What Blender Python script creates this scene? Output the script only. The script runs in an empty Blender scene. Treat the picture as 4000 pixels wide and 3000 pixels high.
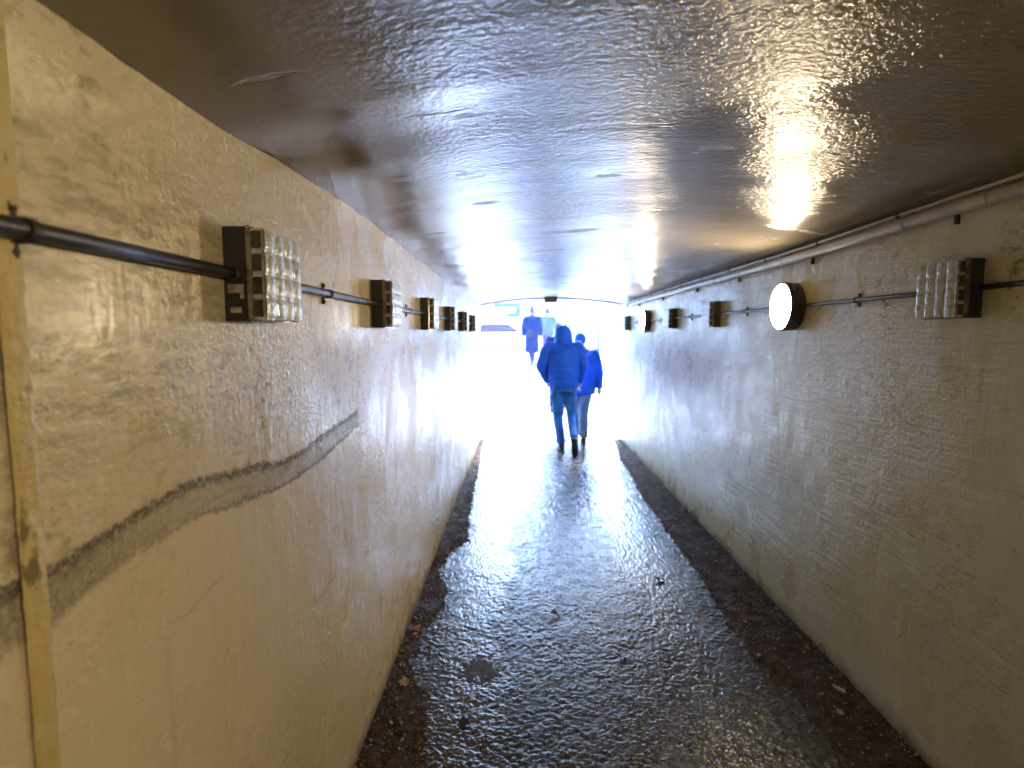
import bpy, bmesh, math, random
import numpy as np
from mathutils import Vector, Matrix, noise

# ------------------------------------------------------------------ camera, world, sun, exposure
SC = bpy.context.scene
COL = SC.collection
R = math.radians
F = 1217.0 / 2212.0                    # focal length over picture width
cam_d = bpy.data.cameras.new("camera")
cam = bpy.data.objects.new("camera", cam_d)
COL.objects.link(cam)
cam_d.sensor_width = 36.0
cam_d.lens = 36.0 * F
cam_d.clip_start = 0.02
cam_d.clip_end = 2000.0
cam.location = (0.0, 0.0, 1.65)
cam.rotation_euler = (R(90.0) - math.atan(108 / 1217.0), 0.0, math.atan(19 / 1221.8))
cam_d.dof.use_dof = True
cam_d.dof.focus_distance = 1.9
cam_d.dof.aperture_fstop = 2.6
SC.camera = cam

SUN_EL, SUN_AZ = 48.0, 20.0            # high soft daylight beyond the far mouth
world = bpy.data.worlds.new("World")
SC.world = world
world.use_nodes = True
wn, wl = world.node_tree.nodes, world.node_tree.links
wn.clear()
sky = wn.new("ShaderNodeTexSky")
sky.sky_type = 'NISHITA'
sky.sun_disc = False
sky.sun_elevation = R(SUN_EL)
sky.sun_rotation = R(SUN_AZ)
sky.dust_density = 0.6
sky.ozone_density = 4.0
bg = wn.new("ShaderNodeBackground")
bg.inputs[1].default_value = 0.15
wo = wn.new("ShaderNodeOutputWorld")
wl.new(sky.outputs[0], bg.inputs[0])
wl.new(bg.outputs[0], wo.inputs[0])

sun_d = bpy.data.lights.new("sun", 'SUN')
sun_d.energy = 0.5
sun_d.angle = R(14.0)
sun_d.color = (1.0, 0.98, 0.95)
sun = bpy.data.objects.new("sun", sun_d)
COL.objects.link(sun)
sun.rotation_euler = (R(90 - SUN_EL), 0, R(180 - SUN_AZ))
sun.location = (0, 20, 30)

SC.view_settings.view_transform = 'Standard'
SC.view_settings.look = 'None'
SC.view_settings.gamma = 1.0
SC.view_settings.use_curve_mapping = False
SC.view_settings.exposure = 5.12
LAMP = 4.0                            # strength of the lit round lamps
SC.render.engine = 'CYCLES'
SC.cycles.max_bounces = 14
SC.cycles.diffuse_bounces = 8
SC.cycles.glossy_bounces = 5
SC.cycles.transmission_bounces = 4
SC.cycles.volume_bounces = 1
SC.cycles.sample_clamp_indirect = 12.0
SC.cycles.blur_glossy = 0.6
SC.cycles.use_denoising = True
SC.cycles.adaptive_threshold = 0.02

# ------------------------------------------------------------------ tagging and mesh helpers
def tag(o, label=None, cat=None, group=None, kind=None):
    if label: o["label"] = label
    if cat: o["category"] = cat
    if group: o["group"] = group
    if kind: o["kind"] = kind
    return o

def link(name, me, mats=None, parent=None, smooth=False):
    o = bpy.data.objects.new(name, me)
    COL.objects.link(o)
    if mats is not None:
        for m in (mats if isinstance(mats, (list, tuple)) else [mats]):
            me.materials.append(m)
    if smooth:
        for p in me.polygons: p.use_smooth = True
    if parent: o.parent = parent
    return o

def from_bm(name, bm, mat, parent=None, smooth=False, fix=True):
    if fix: bmesh.ops.recalc_face_normals(bm, faces=bm.faces)
    me = bpy.data.meshes.new(name)
    bm.to_mesh(me); bm.free()
    return link(name, me, mat, parent, smooth)

def empty(name, loc, rot=(0, 0, 0)):
    o = bpy.data.objects.new(name, None)
    o.empty_display_size = 0.1
    COL.objects.link(o)
    o.location = loc; o.rotation_euler = rot
    return o

def copy_tree(o, parent=None):
    c = o.copy()
    COL.objects.link(c)
    c.parent = parent
    for ch in list(o.children):
        copy_tree(ch, c)
    return c

def add_box(bm, x0, x1, y0, y1, z0, z1, bevel=0.0, seg=2):
    vs = [bm.verts.new((x, y, z)) for z in (z0, z1) for y in (y0, y1) for x in (x0, x1)]
    fs = [bm.faces.new([vs[i] for i in q]) for q in
          ((0, 2, 3, 1), (4, 5, 7, 6), (0, 1, 5, 4), (1, 3, 7, 5), (3, 2, 6, 7), (2, 0, 4, 6))]
    if bevel > 0:
        es = list({e for f in fs for e in f.edges})
        bmesh.ops.bevel(bm, geom=es, offset=bevel, segments=seg, affect='EDGES', profile=0.6)

def ring_pts(c, d, r, n, ry=None, up=None):
    d = Vector(d).normalized()
    u = Vector(up) if up else (Vector((0, 0, 1)) if abs(d.z) < 0.9 else Vector((0, 1, 0)))
    a = u.cross(d).normalized(); b = d.cross(a).normalized()
    ry = r if ry is None else ry
    return [Vector(c) + a * (r * math.cos(t)) + b * (ry * math.sin(t))
            for t in (2 * math.pi * i / n for i in range(n))]

def add_tube(bm, pts, rads, n=12, caps=True):
    pts = [Vector(p) for p in pts]
    if not isinstance(rads, (list, tuple)): rads = [rads] * len(pts)
    rings = []
    for i, p in enumerate(pts):
        d = pts[min(i + 1, len(pts) - 1)] - pts[max(i - 1, 0)]
        if d.length < 1e-9: d = Vector((0, 0, 1))
        rings.append([bm.verts.new(q) for q in ring_pts(p, d, rads[i], n)])
    for a, b in zip(rings, rings[1:]):
        for i in range(n):
            bm.faces.new((a[i], a[(i + 1) % n], b[(i + 1) % n], b[i]))
    if caps:
        bm.faces.new(rings[0]); bm.faces.new(rings[-1])

def add_lathe_x(bm, prof, cy, cz, n=40, close=True):
    """prof = [(x, r)...] turned about the x axis through (cy, cz)"""
    rings = []
    for x, r in prof:
        if r < 1e-6: rings.append([bm.verts.new((x, cy, cz))])
        else: rings.append([bm.verts.new((x, cy + r * math.cos(2 * math.pi * i / n), cz + r * math.sin(2 * math.pi * i / n))) for i in range(n)])
    for a, b in zip(rings, rings[1:]):
        for i in range(n):
            j = (i + 1) % n
            if len(a) == 1 and len(b) == 1: continue
            if len(a) == 1: bm.faces.new((a[0], b[j], b[i]))
            elif len(b) == 1: bm.faces.new((a[i], a[j], b[0]))
            else: bm.faces.new((a[i], a[j], b[j], b[i]))

def grid_mesh(name, nu, nv, fn, mat, parent=None, smooth=True, uv=None):
    verts = [fn(u / nu, v / nv) for v in range(nv + 1) for u in range(nu + 1)]
    faces = [(v * (nu + 1) + u, v * (nu + 1) + u + 1, (v + 1) * (nu + 1) + u + 1, (v + 1) * (nu + 1) + u)
             for v in range(nv) for u in range(nu)]
    me = bpy.data.meshes.new(name)
    me.from_pydata(verts, [], faces)
    if uv:
        l = me.uv_layers.new(name="UVMap")
        for p in me.polygons:
            for li in p.loop_indices:
                vi = me.loops[li].vertex_index
                l.data[li].uv = ((vi % (nu + 1)) / nu, (vi // (nu + 1)) / nv)
    return link(name, me, mat, parent, smooth)

def lerp(a, b, t): return a + (b - a) * t
def interp(pts, t):
    if t <= pts[0][0]: return pts[0][1]
    for (a, va), (b, vb) in zip(pts, pts[1:]):
        if t <= b:
            k = (t - a) / (b - a); k = k * k * (3 - 2 * k)
            return lerp(va, vb, k)
    return pts[-1][1]
def nz(x, y, z=0.0): return noise.noise(Vector((x, y, z)))

# ------------------------------------------------------------------ material helper
class M:
    def __init__(self, name):
        self.m = bpy.data.materials.new(name)
        self.m.use_nodes = True
        self.t = self.m.node_tree
        self.N, self.L = self.t.nodes, self.t.links
        self.N.clear()
        self.out = self.N.new("ShaderNodeOutputMaterial")
        self.b = self.N.new("ShaderNodeBsdfPrincipled")
        self.L.new(self.b.outputs[0], self.out.inputs[0])
        self._co = None
    def co(self):
        if not self._co:
            self._co = self.N.new("ShaderNodeTexCoord").outputs["Object"]
        return self._co
    def mapping(self, scale=(1, 1, 1), loc=(0, 0, 0), src=None, rot=(0, 0, 0)):
        n = self.N.new("ShaderNodeMapping")
        n.inputs["Scale"].default_value = scale
        n.inputs["Location"].default_value = loc
        n.inputs["Rotation"].default_value = rot
        self.L.new(src or self.co(), n.inputs[0])
        return n.outputs[0]
    def noise(self, scale=5, detail=4, rough=0.55, vec=None, dist=0.0, col=False):
        n = self.N.new("ShaderNodeTexNoise")
        n.inputs["Scale"].default_value = scale
        n.inputs["Detail"].default_value = detail
        n.inputs["Roughness"].default_value = rough
        n.inputs["Distortion"].default_value = dist
        self.L.new(vec or self.co(), n.inputs["Vector"])
        return n.outputs["Color" if col else "Fac"]
    def voro(self, scale=20, vec=None, feature='F1', rand=1.0, out="Distance"):
        n = self.N.new("ShaderNodeTexVoronoi")
        n.feature = feature
        n.inputs["Scale"].default_value = scale
        n.inputs["Randomness"].default_value = rand
        self.L.new(vec or self.co(), n.inputs["Vector"])
        return n.outputs[out]
    def ramp(self, src, a, b, va=0.0, vb=1.0, smooth=True):
        n = self.N.new("ShaderNodeMapRange")
        n.interpolation_type = 'SMOOTHSTEP' if smooth else 'LINEAR'
        n.clamp = True
        self.L.new(src, n.inputs[0])
        n.inputs[1].default_value = a; n.inputs[2].default_value = b
        n.inputs[3].default_value = va; n.inputs[4].default_value = vb
        return n.outputs[0]
    def math(self, op, a, b=0.0, c=None):
        n = self.N.new("ShaderNodeMath"); n.operation = op
        for i, v in enumerate((a, b) if c is None else (a, b, c)):
            if hasattr(v, "links"): self.L.new(v, n.inputs[i])
            else: n.inputs[i].default_value = v
        return n.outputs[0]
    def mix(self, fac, a, b, mode='MIX'):
        n = self.N.new("ShaderNodeMix"); n.data_type = 'RGBA'; n.blend_type = mode
        for i, v in ((0, fac), (6, a), (7, b)):
            if hasattr(v, "links"): self.L.new(v, n.inputs[i])
            elif i == 0: n.inputs[0].default_value = v
            else: n.inputs[i].default_value = (*v, 1.0) if len(v) == 3 else v
        return n.outputs[2]
    def sep(self):
        n = self.N.new("ShaderNodeSeparateXYZ"); self.L.new(self.co(), n.inputs[0])
        return n.outputs
    def comb(self, x, y, z):
        n = self.N.new("ShaderNodeCombineXYZ")
        for i, v in enumerate((x, y, z)):
            if hasattr(v, "links"): self.L.new(v, n.inputs[i])
            else: n.inputs[i].default_value = v
        return n.outputs[0]
    def set(self, **k):
        names = {"color": "Base Color", "rough": "Roughness", "metal": "Metallic", "spec": "Specular IOR Level",
                 "coat": "Coat Weight", "coat_rough": "Coat Roughness", "trans": "Transmission Weight", "ior": "IOR", "alpha": "Alpha",
                 "emit": "Emission Color", "estr": "Emission Strength", "sheen": "Sheen Weight"}
        for a, v in k.items():
            i = self.b.inputs[names[a]]
            if hasattr(v, "links"): self.L.new(v, i)
            elif isinstance(v, tuple): i.default_value = (*v, 1.0)
            else: i.default_value = v
        return self
    def bump(self, h, dist=0.01, strength=1.0, prev=None):
        n = self.N.new("ShaderNodeBump")
        n.inputs["Distance"].default_value = dist
        n.inputs["Strength"].default_value = strength
        self.L.new(h, n.inputs["Height"])
        if prev: self.L.new(prev, n.inputs["Normal"])
        self.L.new(n.outputs[0], self.b.inputs["Normal"])
        return n.outputs[0]

def simple(name, color, rough=0.6, metal=0.0, bump=None, var=0.15, vscale=8, **k):
    m = M(name)
    f = m.noise(vscale, 4)
    c = m.mix(m.ramp(f, 0.3, 0.7), tuple(x * (1 - var) for x in color), tuple(min(1, x * (1 + var)) for x in color))
    m.set(color=c, rough=rough, metal=metal, **k)
    if bump: m.bump(m.noise(bump[0], 3), bump[1])
    return m.m

# ---- painted concrete of the subway walls
def wall_material(name, base, grime, left):
    m = M(name)
    s = m.sep(); Y, Z = s[1], s[2]
    big = m.noise(0.9, 3, 0.5)
    c = m.mix(m.ramp(big, 0.35, 0.7), base, tuple(x * y for x, y in zip(base, (0.86, 0.86, 0.78))))
    # grimy mildew patches in the upper half
    patch = m.ramp(m.noise(1.6, 5, 0.65), 0.44, 0.62)
    zone = m.ramp(Z, 1.1, 1.5) if left else m.ramp(Z, 0.6, 1.6, 0.3, 1.25)
    speck = m.ramp(m.noise(34, 5, 0.75, m.mapping((1, 0.7, 1.3))), 0.50, 0.62)
    c = m.mix(m.math('MULTIPLY', m.math('MULTIPLY', patch, zone), m.math('MULTIPLY', speck, 0.95)), c, grime)
    if left:             # olive mildew bloom round the near conduit
        bl = m.math('MULTIPLY', m.ramp(Y, 0.75, 1.7, 1, 0), m.math('MULTIPLY', m.ramp(Z, 1.35, 1.62), m.ramp(Z, 1.86, 2.0, 1, 0)))
        md = m.ramp(m.noise(1.0, 6, 0.75, m.mapping((1, 11, 42))), 0.44, 0.60)
        c = m.mix(m.math('MULTIPLY', m.math('MULTIPLY', bl, md), 0.62), c, (0.17, 0.14, 0.035))
    # vertical runs of dirt
    runs = m.ramp(m.noise(1.0, 5, 0.6, m.mapping((1, 13, 0.55))), 0.60, 0.78)
    rn = m.ramp(m.noise(1.0, 3, 0.6, m.mapping((1, 2.5, 1.6), (3, 7, 1))), 0.45, 0.65)
    c = m.mix(m.math('MULTIPLY', m.math('MULTIPLY', runs, rn), 0.42 if left else 0.62), c, tuple(x * 0.55 for x in grime))
    # pin holes and small dark chips
    pin = m.ramp(m.voro(3.1, m.mapping((1, 1, 1.3))), 0.012, 0.02, 1, 0)
    c = m.mix(m.math('MULTIPLY', pin, 0.9), c, (0.03, 0.025, 0.02))
    fine = m.ramp(m.noise(110, 4, 0.8), 0.56, 0.70)
    c = m.mix(m.math('MULTIPLY', fine, 0.42), c, grime)
    # splash dirt along the foot
    foot = m.ramp(m.math('ADD', Z, m.math('MULTIPLY', m.noise(9, 4), 0.09)), 0.05, 0.15, 0.75, 0)
    c = m.mix(foot, c, (0.10, 0.085, 0.06))
    # rust brown stain blotches
    blot = m.ramp(m.noise(3.3, 6, 0.72, m.mapping((1, 1, 1), (5, 2, 9))), 0.62, 0.78)
    c = m.mix(m.math('MULTIPLY', blot, 0.35), c, (0.30, 0.20, 0.09))
    # shuttering board joints: broken, nearly level lines
    wob = m.math('ADD', Z, m.math('MULTIPLY', m.noise(2.2, 4), 0.10))
    fr = m.math('FRACT', m.math('MULTIPLY', wob, 6.3))
    line = m.ramp(m.math('ABSOLUTE', m.math('SUBTRACT', fr, 0.5)), 0.0, 0.045, 1, 0)
    brk = m.ramp(m.noise(1.0, 5, 0.7, m.mapping((1, 4.5, 9))), 0.52, 0.64)
    line = m.math('MULTIPLY', line, brk)
    c = m.mix(m.math('MULTIPLY', line, 0.20), c, grime)
    # relief
    pits = m.noise(70, 3, 0.6, m.mapping((1, 0.8, 1)))
    region = m.ramp(m.noise(1.3, 3, 0.5, m.mapping((1, 1, 1), (11, 4, 2))), 0.36, 0.6, 0.10, 1.0)
    grainh = m.noise(1.0, 5, 0.62, m.mapping((1, 9, 48) if left else (1, 3.2, 34)))
    vert = m.noise(1.0, 4, 0.6, m.mapping((1, 42, 4)))
    low = m.ramp(Z, 0.4, 1.15)
    h = m.math('MULTIPLY', m.math('MULTIPLY', pits, region), 0.55 if left else 0.40)
    lump = m.ramp(m.voro(62, m.mapping((1, 1, 1)), 'F1'), 0.05, 0.33, 1, 0)
    h = m.math('ADD', h, m.math('MULTIPLY', m.math('MULTIPLY', lump, m.ramp(m.noise(5, 3), 0.50, 0.66)), m.math('MULTIPLY', region, 0.30)))
    h = m.math('ADD', h, m.math('MULTIPLY', m.math('MULTIPLY', grainh, region), 0.85 if not left else 0.28))
    h = m.math('ADD', h, m.math('MULTIPLY', vert, 0.20))
    h = m.math('ADD', h, m.math('MULTIPLY', m.noise(7, 3), 0.9))
    h = m.math('SUBTRACT', h, m.math('MULTIPLY', line, 0.16))
    m.bump(h, 0.0046)
    r = m.ramp(m.noise(4, 4), 0.3, 0.7, 0.22, 0.38)
    m.set(color=c, rough=r, spec=0.5)
    return m.m

MAT = {}
MAT['wall_l'] = wall_material("painted_concrete_left", (0.66, 0.56, 0.36), (0.20, 0.16, 0.07), True)
MAT['wall_r'] = wall_material("painted_concrete_right", (0.62, 0.61, 0.48), (0.20, 0.17, 0.09), False)

def ceiling_material():
    m = M("painted_soffit")
    big = m.noise(1.1, 4, 0.55)
    c = m.mix(m.ramp(big, 0.35, 0.7), (0.26, 0.225, 0.155), (0.20, 0.17, 0.12))
    pt = m.ramp(m.noise(2.3, 5, 0.55, m.mapping((1, 2.4, 1), (0, 1, 0))), 0.64, 0.68)
    c = m.mix(m.math('MULTIPLY', pt, 0.55), c, (0.13, 0.085, 0.04))
    sp = m.ramp(m.voro(5.0), 0.02, 0.035, 1, 0)
    c = m.mix(m.math('MULTIPLY', sp, 0.8), c, (0.04, 0.03, 0.02))
    dirt = m.ramp(m.noise(30, 5, 0.7, m.mapping((0.6, 1.6, 1))), 0.55, 0.68)
    c = m.mix(m.math('MULTIPLY', dirt, 0.25), c, (0.12, 0.10, 0.07))
    # paint skin: wrinkled orange peel, wrinkles running across the passage
    peel = m.noise(60, 3, 0.6, m.mapping((0.9, 1.1, 1)))
    reg = m.ramp(m.noise(1.9, 4, 0.6, m.mapping((1, 1.6, 1), (4, 9, 0))), 0.34, 0.60, 0.40, 1.0)
    Xc = m.math('ADD', m.sep()[0], m.math('MULTIPLY', m.math('SUBTRACT', m.noise(1.5, 4, 0.6), 0.5), 0.5))
    side = m.math('MULTIPLY', m.ramp(Xc, -0.42, 0.02, 0.12, 1.0), m.ramp(Xc, 1.05, 1.38, 1.0, 0.2))
    reg = m.math('MULTIPLY', reg, side)
    wr = m.noise(1.0, 5, 0.6, m.mapping((4.0, 22, 1)), 0.8)
    h = m.math('ADD', m.math('MULTIPLY', m.math('MULTIPLY', peel, reg), 1.35), m.math('MULTIPLY', m.math('MULTIPLY', wr, side), 0.40))
    ch = m.ramp(m.noise(1.0, 4, 0.5, m.mapping((2.2, 9, 1), (2, 3, 0))), 0.66, 0.70)
    h = m.math('SUBTRACT', h, m.math('MULTIPLY', ch, 0.5))
    m.bump(h, 0.0052)
    r = m.ramp(m.noise(2.4, 4, 0.5), 0.35, 0.7, 0.13, 0.24)
    r = m.math('ADD', r, m.math('MULTIPLY', pt, 0.25))
    m.set(color=c, rough=r, spec=1.0)
    return m.m
MAT['ceiling'] = ceiling_material()

def asphalt_material():
    m = M("wet_asphalt")
    m.bump(m.noise(150, 3, 0.6), 0.0012)
    X = m.math('ADD', m.sep()[0], m.math('MULTIPLY', m.math('SUBTRACT', m.noise(2.2, 4, 0.6), 0.5), 0.45))
    wl_ = m.ramp(m.math('ABSOLUTE', m.math('ADD', X, 0.24)), 0.06, 0.22, 1, 0)
    wr_ = m.ramp(m.math('ABSOLUTE', m.math('SUBTRACT', X, 0.92)), 0.08, 0.30, 1, 0)
    wet = m.math('MAXIMUM', wl_, m.math('MULTIPLY', wr_, 0.8))
    c = m.mix(m.ramp(m.noise(70, 4, 0.7), 0.35, 0.65), (0.012, 0.012, 0.014), (0.052, 0.048, 0.048))
    c = m.mix(m.math('MULTIPLY', m.ramp(m.noise(5, 4, 0.6), 0.56, 0.66), 0.5), c, (0.06, 0.045, 0.035))
    m.set(color=c, rough=m.math('ADD', m.ramp(wet, 0, 1, 0.24, 0.12), m.ramp(m.noise(9, 4, 0.7), 0.35, 0.65, -0.04, 0.08)), spec=m.ramp(wet, 0, 1, 0.42, 1.0))
    return m.m
MAT['asphalt'] = asphalt_material()

def mud_material():
    m = M("silt_and_leaf_mould")
    c = m.mix(m.ramp(m.noise(26, 5, 0.7), 0.35, 0.62), (0.014, 0.009, 0.006), (0.075, 0.047, 0.030))
    c = m.mix(m.math('MULTIPLY', m.ramp(m.voro(60, None, 'F1', 1, "Color"), 0.80, 0.92), 0.7), c, (0.14, 0.115, 0.095))
    h = m.math('ADD', m.noise(45, 5, 0.7), m.math('MULTIPLY', m.ramp(m.voro(75), 0.1, 0.5, 1, 0), 0.6))
    m.bump(h, 0.010)
    m.set(color=c, rough=m.ramp(m.noise(9, 4), 0.35, 0.65, 0.55, 0.95), spec=0.15)
    return m.m
MAT['mud'] = mud_material()

MAT['black_metal'] = simple("black_enamel", (0.032, 0.029, 0.029), 0.33, 0.0, (90, 0.0006), 0.35)
MAT['conduit'] = simple("black_plastic_conduit", (0.022, 0.021, 0.020), 0.36, 0.0, (140, 0.0005), 0.3, 14)
MAT['clip'] = simple("rusty_clip_iron", (0.045, 0.032, 0.024), 0.6, 0.2, (120, 0.001), 0.5, 40)
MAT['pipe'] = simple("cream_painted_pipe", (0.50, 0.46, 0.37), 0.28, 0.0, (60, 0.0015), 0.14, 20)
MAT['sealant'] = simple("ochre_sealant", (0.48, 0.36, 0.09), 0.5, 0.0, (70, 0.003), 0.3, 22)
MAT['concrete'] = simple("pale_concrete", (0.46, 0.48, 0.51), 0.8, 0.0, (30, 0.004), 0.12, 3)  # slight blue of the daylight put into the concrete colour
MAT['paving'] = simple("pale_damp_paving", (0.38, 0.41, 0.45), 0.35, 0.0, (40, 0.003), 0.15, 3)  # paving tinted blue to make the daylight at the mouth look bluer
MAT['road'] = simple("road_asphalt", (0.10, 0.10, 0.105), 0.6, 0.0, (50, 0.003), 0.2, 2)
MAT['dark_box'] = simple("dark_grey_plastic", (0.035, 0.038, 0.035), 0.5)
MAT['label'] = simple("peeling_sticker", (0.42, 0.36, 0.30), 0.7, 0, (50, .001), 0.35, 40)

def glass_block():
    m = M("dusty_ribbed_glass")
    c = m.mix(m.ramp(m.noise(55, 4, 0.6), 0.4, 0.65), (0.74, 0.78, 0.78), (0.42, 0.43, 0.40))
    m.set(color=c, rough=m.ramp(m.noise(40, 3), 0.3, 0.7, 0.08, 0.24), trans=0.2, ior=1.45, spec=0.8)
    m.bump(m.noise(80, 3), 0.0012)
    return m.m
MAT['glass_block'] = glass_block()
MAT['side_glass'] = simple('dark_side_glass', (0.06, 0.045, 0.025), 0.12, spec=0.7)
def amber_glass():
    m = M("amber_stained_glass_edge")
    c = m.mix(m.ramp(m.noise(30, 4), 0.4, 0.6), (0.42, 0.36, 0.26), (0.18, 0.15, 0.10))
    m.set(color=c, rough=0.15, trans=0.35, spec=0.8)
    return m.m
MAT['amber'] = amber_glass()
MAT['reflector'] = simple("old_white_tray", (0.45, 0.45, 0.42), 0.5)

def lamp_mat():
    m = M("lit_opal_diffuser")
    m.set(color=(0.85, 0.83, 0.78), rough=0.3, emit=(1.0, 0.78, 0.50), estr=LAMP * 1.0)
    return m.m
MAT['lamp'] = lamp_mat()

# ------------------------------------------------------------------ setting: the passage
XL, XR, YN, YF = -0.628, 1.550, -6.5, 8.75      # walls, closed end behind the camera, far mouth
def left_top(y): return interp([(-6.5, 2.09), (0.7, 2.080), (1.2, 2.078), (1.5, 2.098), (2.3, 2.118), (3.6, 2.10), (6.2, 2.075), (8.75, 2.10)], y)
def right_top(y): return interp([(-6.5, 2.15), (1.8, 2.148), (3.4, 2.128), (5.1, 2.128), (8.75, 2.11)], y)
def soffit(x, y):
    k = (x - XL) / (XR - XL)
    zl, zr = left_top(y), right_top(y)
    base = lerp(zl, zr, k)
    arch = 4 * k * (1 - k)
    z = base + 0.098 * arch
    env = min(1.0, min(k, 1 - k) * 7)
    rip = 0.0040 * nz(x * 0.9, y * 3.4, 3.1) + 0.0026 * nz(x * 1.7, y * 8.5, 7.7) + 0.004 * nz(x * 0.8, y * 1.2, 1.3)
    rip += 0.004 * math.sin((y - 2.2) * 2 * math.pi / 1.22 + 0.8 * nz(x, y * .5, 5))   # sag between the old shutter boards
    return z + rip * env

def wallf(x, sgn, topf):
    def f(u, v):
        y = lerp(YN, YF, u)
        t = topf(y) + 0.004 * nz(y * 6, 2.2) + 0.002 * nz(y * 21, 5.2) if v > 0.999 else topf(y)
        z = lerp(-0.02, t, v)
        b = 0.004 * nz(y * 1.3, z * 2.0, x) + 0.0015 * nz(y * 5, z * 7, x + 4)
        return (x + sgn * b, y, z)
    return f
wl_o = grid_mesh("wall_left", 460, 60, wallf(XL, 1, left_top), MAT['wall_l'])
tag(wl_o, "cream gloss painted concrete wall on the left of the underpass", kind='structure')
wr_o = grid_mesh("wall_right", 460, 60, wallf(XR, 1, right_top), MAT['wall_r'])
tag(wr_o, "cream gloss painted concrete wall on the right of the underpass", kind='structure')
ce_o = grid_mesh("ceiling", 96, 620, lambda u, v: (lerp(XL - 0.004, XR + 0.004, u), lerp(YN, YF, v), soffit(lerp(XL, XR, u), lerp(YN, YF, v))), MAT['ceiling'])
tag(ce_o, "low shallow arched glossy painted ceiling of the underpass", kind='structure')

# outer shell so the walls have thickness and no daylight leaks in
bm = bmesh.new()
add_box(bm, XL - 0.42, XL - 0.02, YN - 0.4, YF, -0.3, 2.9)
add_box(bm, XR + 0.02, XR + 0.42, YN - 0.4, YF, -0.3, 2.9)
add_box(bm, XL - 0.019, XR + 0.019, YN - 0.4, YF, 2.31, 2.9)
tag(from_bm("tunnel_shell", bm, MAT['concrete']), "outer concrete shell of the underpass", kind='structure')
bm = bmesh.new(); add_box(bm, XL - 0.019, XR + 0.019, YN - 0.4, YN, -0.3, 2.309)  # unseen wall added so no blue daylight enters from behind
tag(from_bm("added_end_wall", bm, MAT['wall_r']), "added unseen end wall shutting out daylight behind the camera", kind='structure')
# rim of the far mouth: a thin arched lip
bm = bmesh.new()
K = 40
inner, outer = [], []
for i in range(K + 1):
    x = lerp(XL, XR, i / K); z = soffit(x, YF)
    inner.append((x, z - 0.022)); outer.append((x, 2.31))
def slab(bm, p0, p1, y0, y1):
    (a, az), (b, bz) = p0[0], p1[0]; (c, cz), (d, dz) = p0[1], p1[1]
    v = [bm.verts.new(q) for q in ((a, y0, az), (b, y0, bz), (d, y0, dz), (c, y0, cz), (a, y1, az), (b, y1, bz), (d, y1, dz), (c, y1, cz))]
    for q in ((0, 1, 2, 3), (7, 6, 5, 4), (0, 4, 5, 1), (3, 2, 6, 7), (0, 3, 7, 4), (1, 5, 6, 2)): bm.faces.new([v[i] for i in q])
for i in range(K):
    slab(bm, (inner[i], outer[i]), (inner[i + 1], outer[i + 1]), YF + 0.001, YF + 0.06)
bmesh.ops.remove_doubles(bm, verts=bm.verts, dist=1e-5)
tag(from_bm("portal_rim", bm, MAT['concrete']), "thin arched rim at the far mouth of the underpass", kind='structure')

# floor
def vnoise(x, y, f, seed):
    """smooth value noise on numpy arrays"""
    rs = np.random.RandomState(seed); T = rs.rand(512, 512)
    X, Y = x * f + 131.7, y * f + 97.3
    xi, yi = np.floor(X).astype(int), np.floor(Y).astype(int)
    fx, fy = X - xi, Y - yi
    fx = fx * fx * (3 - 2 * fx); fy = fy * fy * (3 - 2 * fy)
    g = lambda a, b: T[a % 512, b % 512]
    return (g(xi, yi) * (1 - fx) + g(xi + 1, yi) * fx) * (1 - fy) + (g(xi, yi + 1) * (1 - fx) + g(xi + 1, yi + 1) * fx) * fy
def stones(x, y, cell, seed):
    """rounded chippings: height 0..1 of the nearest stone of a jittered grid"""
    rs = np.random.RandomState(seed); JX, JY, RR = rs.rand(512, 512), rs.rand(512, 512), rs.rand(512, 512)
    X, Y = x / cell + 71.0, y / cell + 53.0
    xi, yi = np.floor(X).astype(int), np.floor(Y).astype(int)
    best = np.zeros_like(x)
    for a in (-1, 0, 1):
        for b in (-1, 0, 1):
            cx, cy = (xi + a) % 512, (yi + b) % 512
            d2 = (X - (xi + a + JX[cx, cy])) ** 2 + (Y - (yi + b + JY[cx, cy])) ** 2
            rad = 0.45 + 0.45 * RR[cx, cy]
            best = np.maximum(best, np.sqrt(np.maximum(0, 1 - d2 / rad ** 2)) * (0.55 + 0.45 * RR[cx, cy]))
    return best
xs_ = np.linspace(XL - 0.02, XR + 0.02, 420)
rows = list(np.arange(YN, 1.4, 0.25)); y_ = 1.4
while y_ < YF + 0.04: rows.append(y_); y_ += max(0.0045, 0.0030 * y_ * y_ / 3.0)
rows.append(YF + 0.05)
GX, GY = np.meshgrid(xs_, np.array(rows))
st = stones(GX, GY, 0.013, 3) * 0.75 + stones(GX, GY, 0.021, 9) * 0.5
hh = 0.0050 * st + 0.0026 * (vnoise(GX, GY, 45, 1) - .5) + (0.0024 + 0.0008 * np.clip(GY - 3, 0, 4)) * (vnoise(GX, GY, 13, 2) - .5) + 0.0035 * (vnoise(GX, GY, 3.1, 4) - .5) + 0.003 * (vnoise(GX, GY, 1.1, 6) - .5)
wx_ = GX + 0.25 * (vnoise(GX, GY, 1.3, 8) - .5)
level = -0.0012 + 0.0022 * np.exp(-((wx_ + 0.24) / 0.16) ** 2) + 0.0013 * np.exp(-((wx_ - 0.95) / 0.22) ** 2) + 0.0018 * (vnoise(GX, GY, 2.3, 11) - .5)
hh = hh - 0.0050 * np.exp(-(((GX + 0.20) / 0.10) ** 2 + ((GY - 2.62) / 0.12) ** 2) ** 2)
level = np.where(((GX + .2) / .13) ** 2 + ((GY - 2.62) / .15) ** 2 < 1, -0.004, level)
k_ = 0.0012                                   # water film joins stones with a small meniscus
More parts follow.
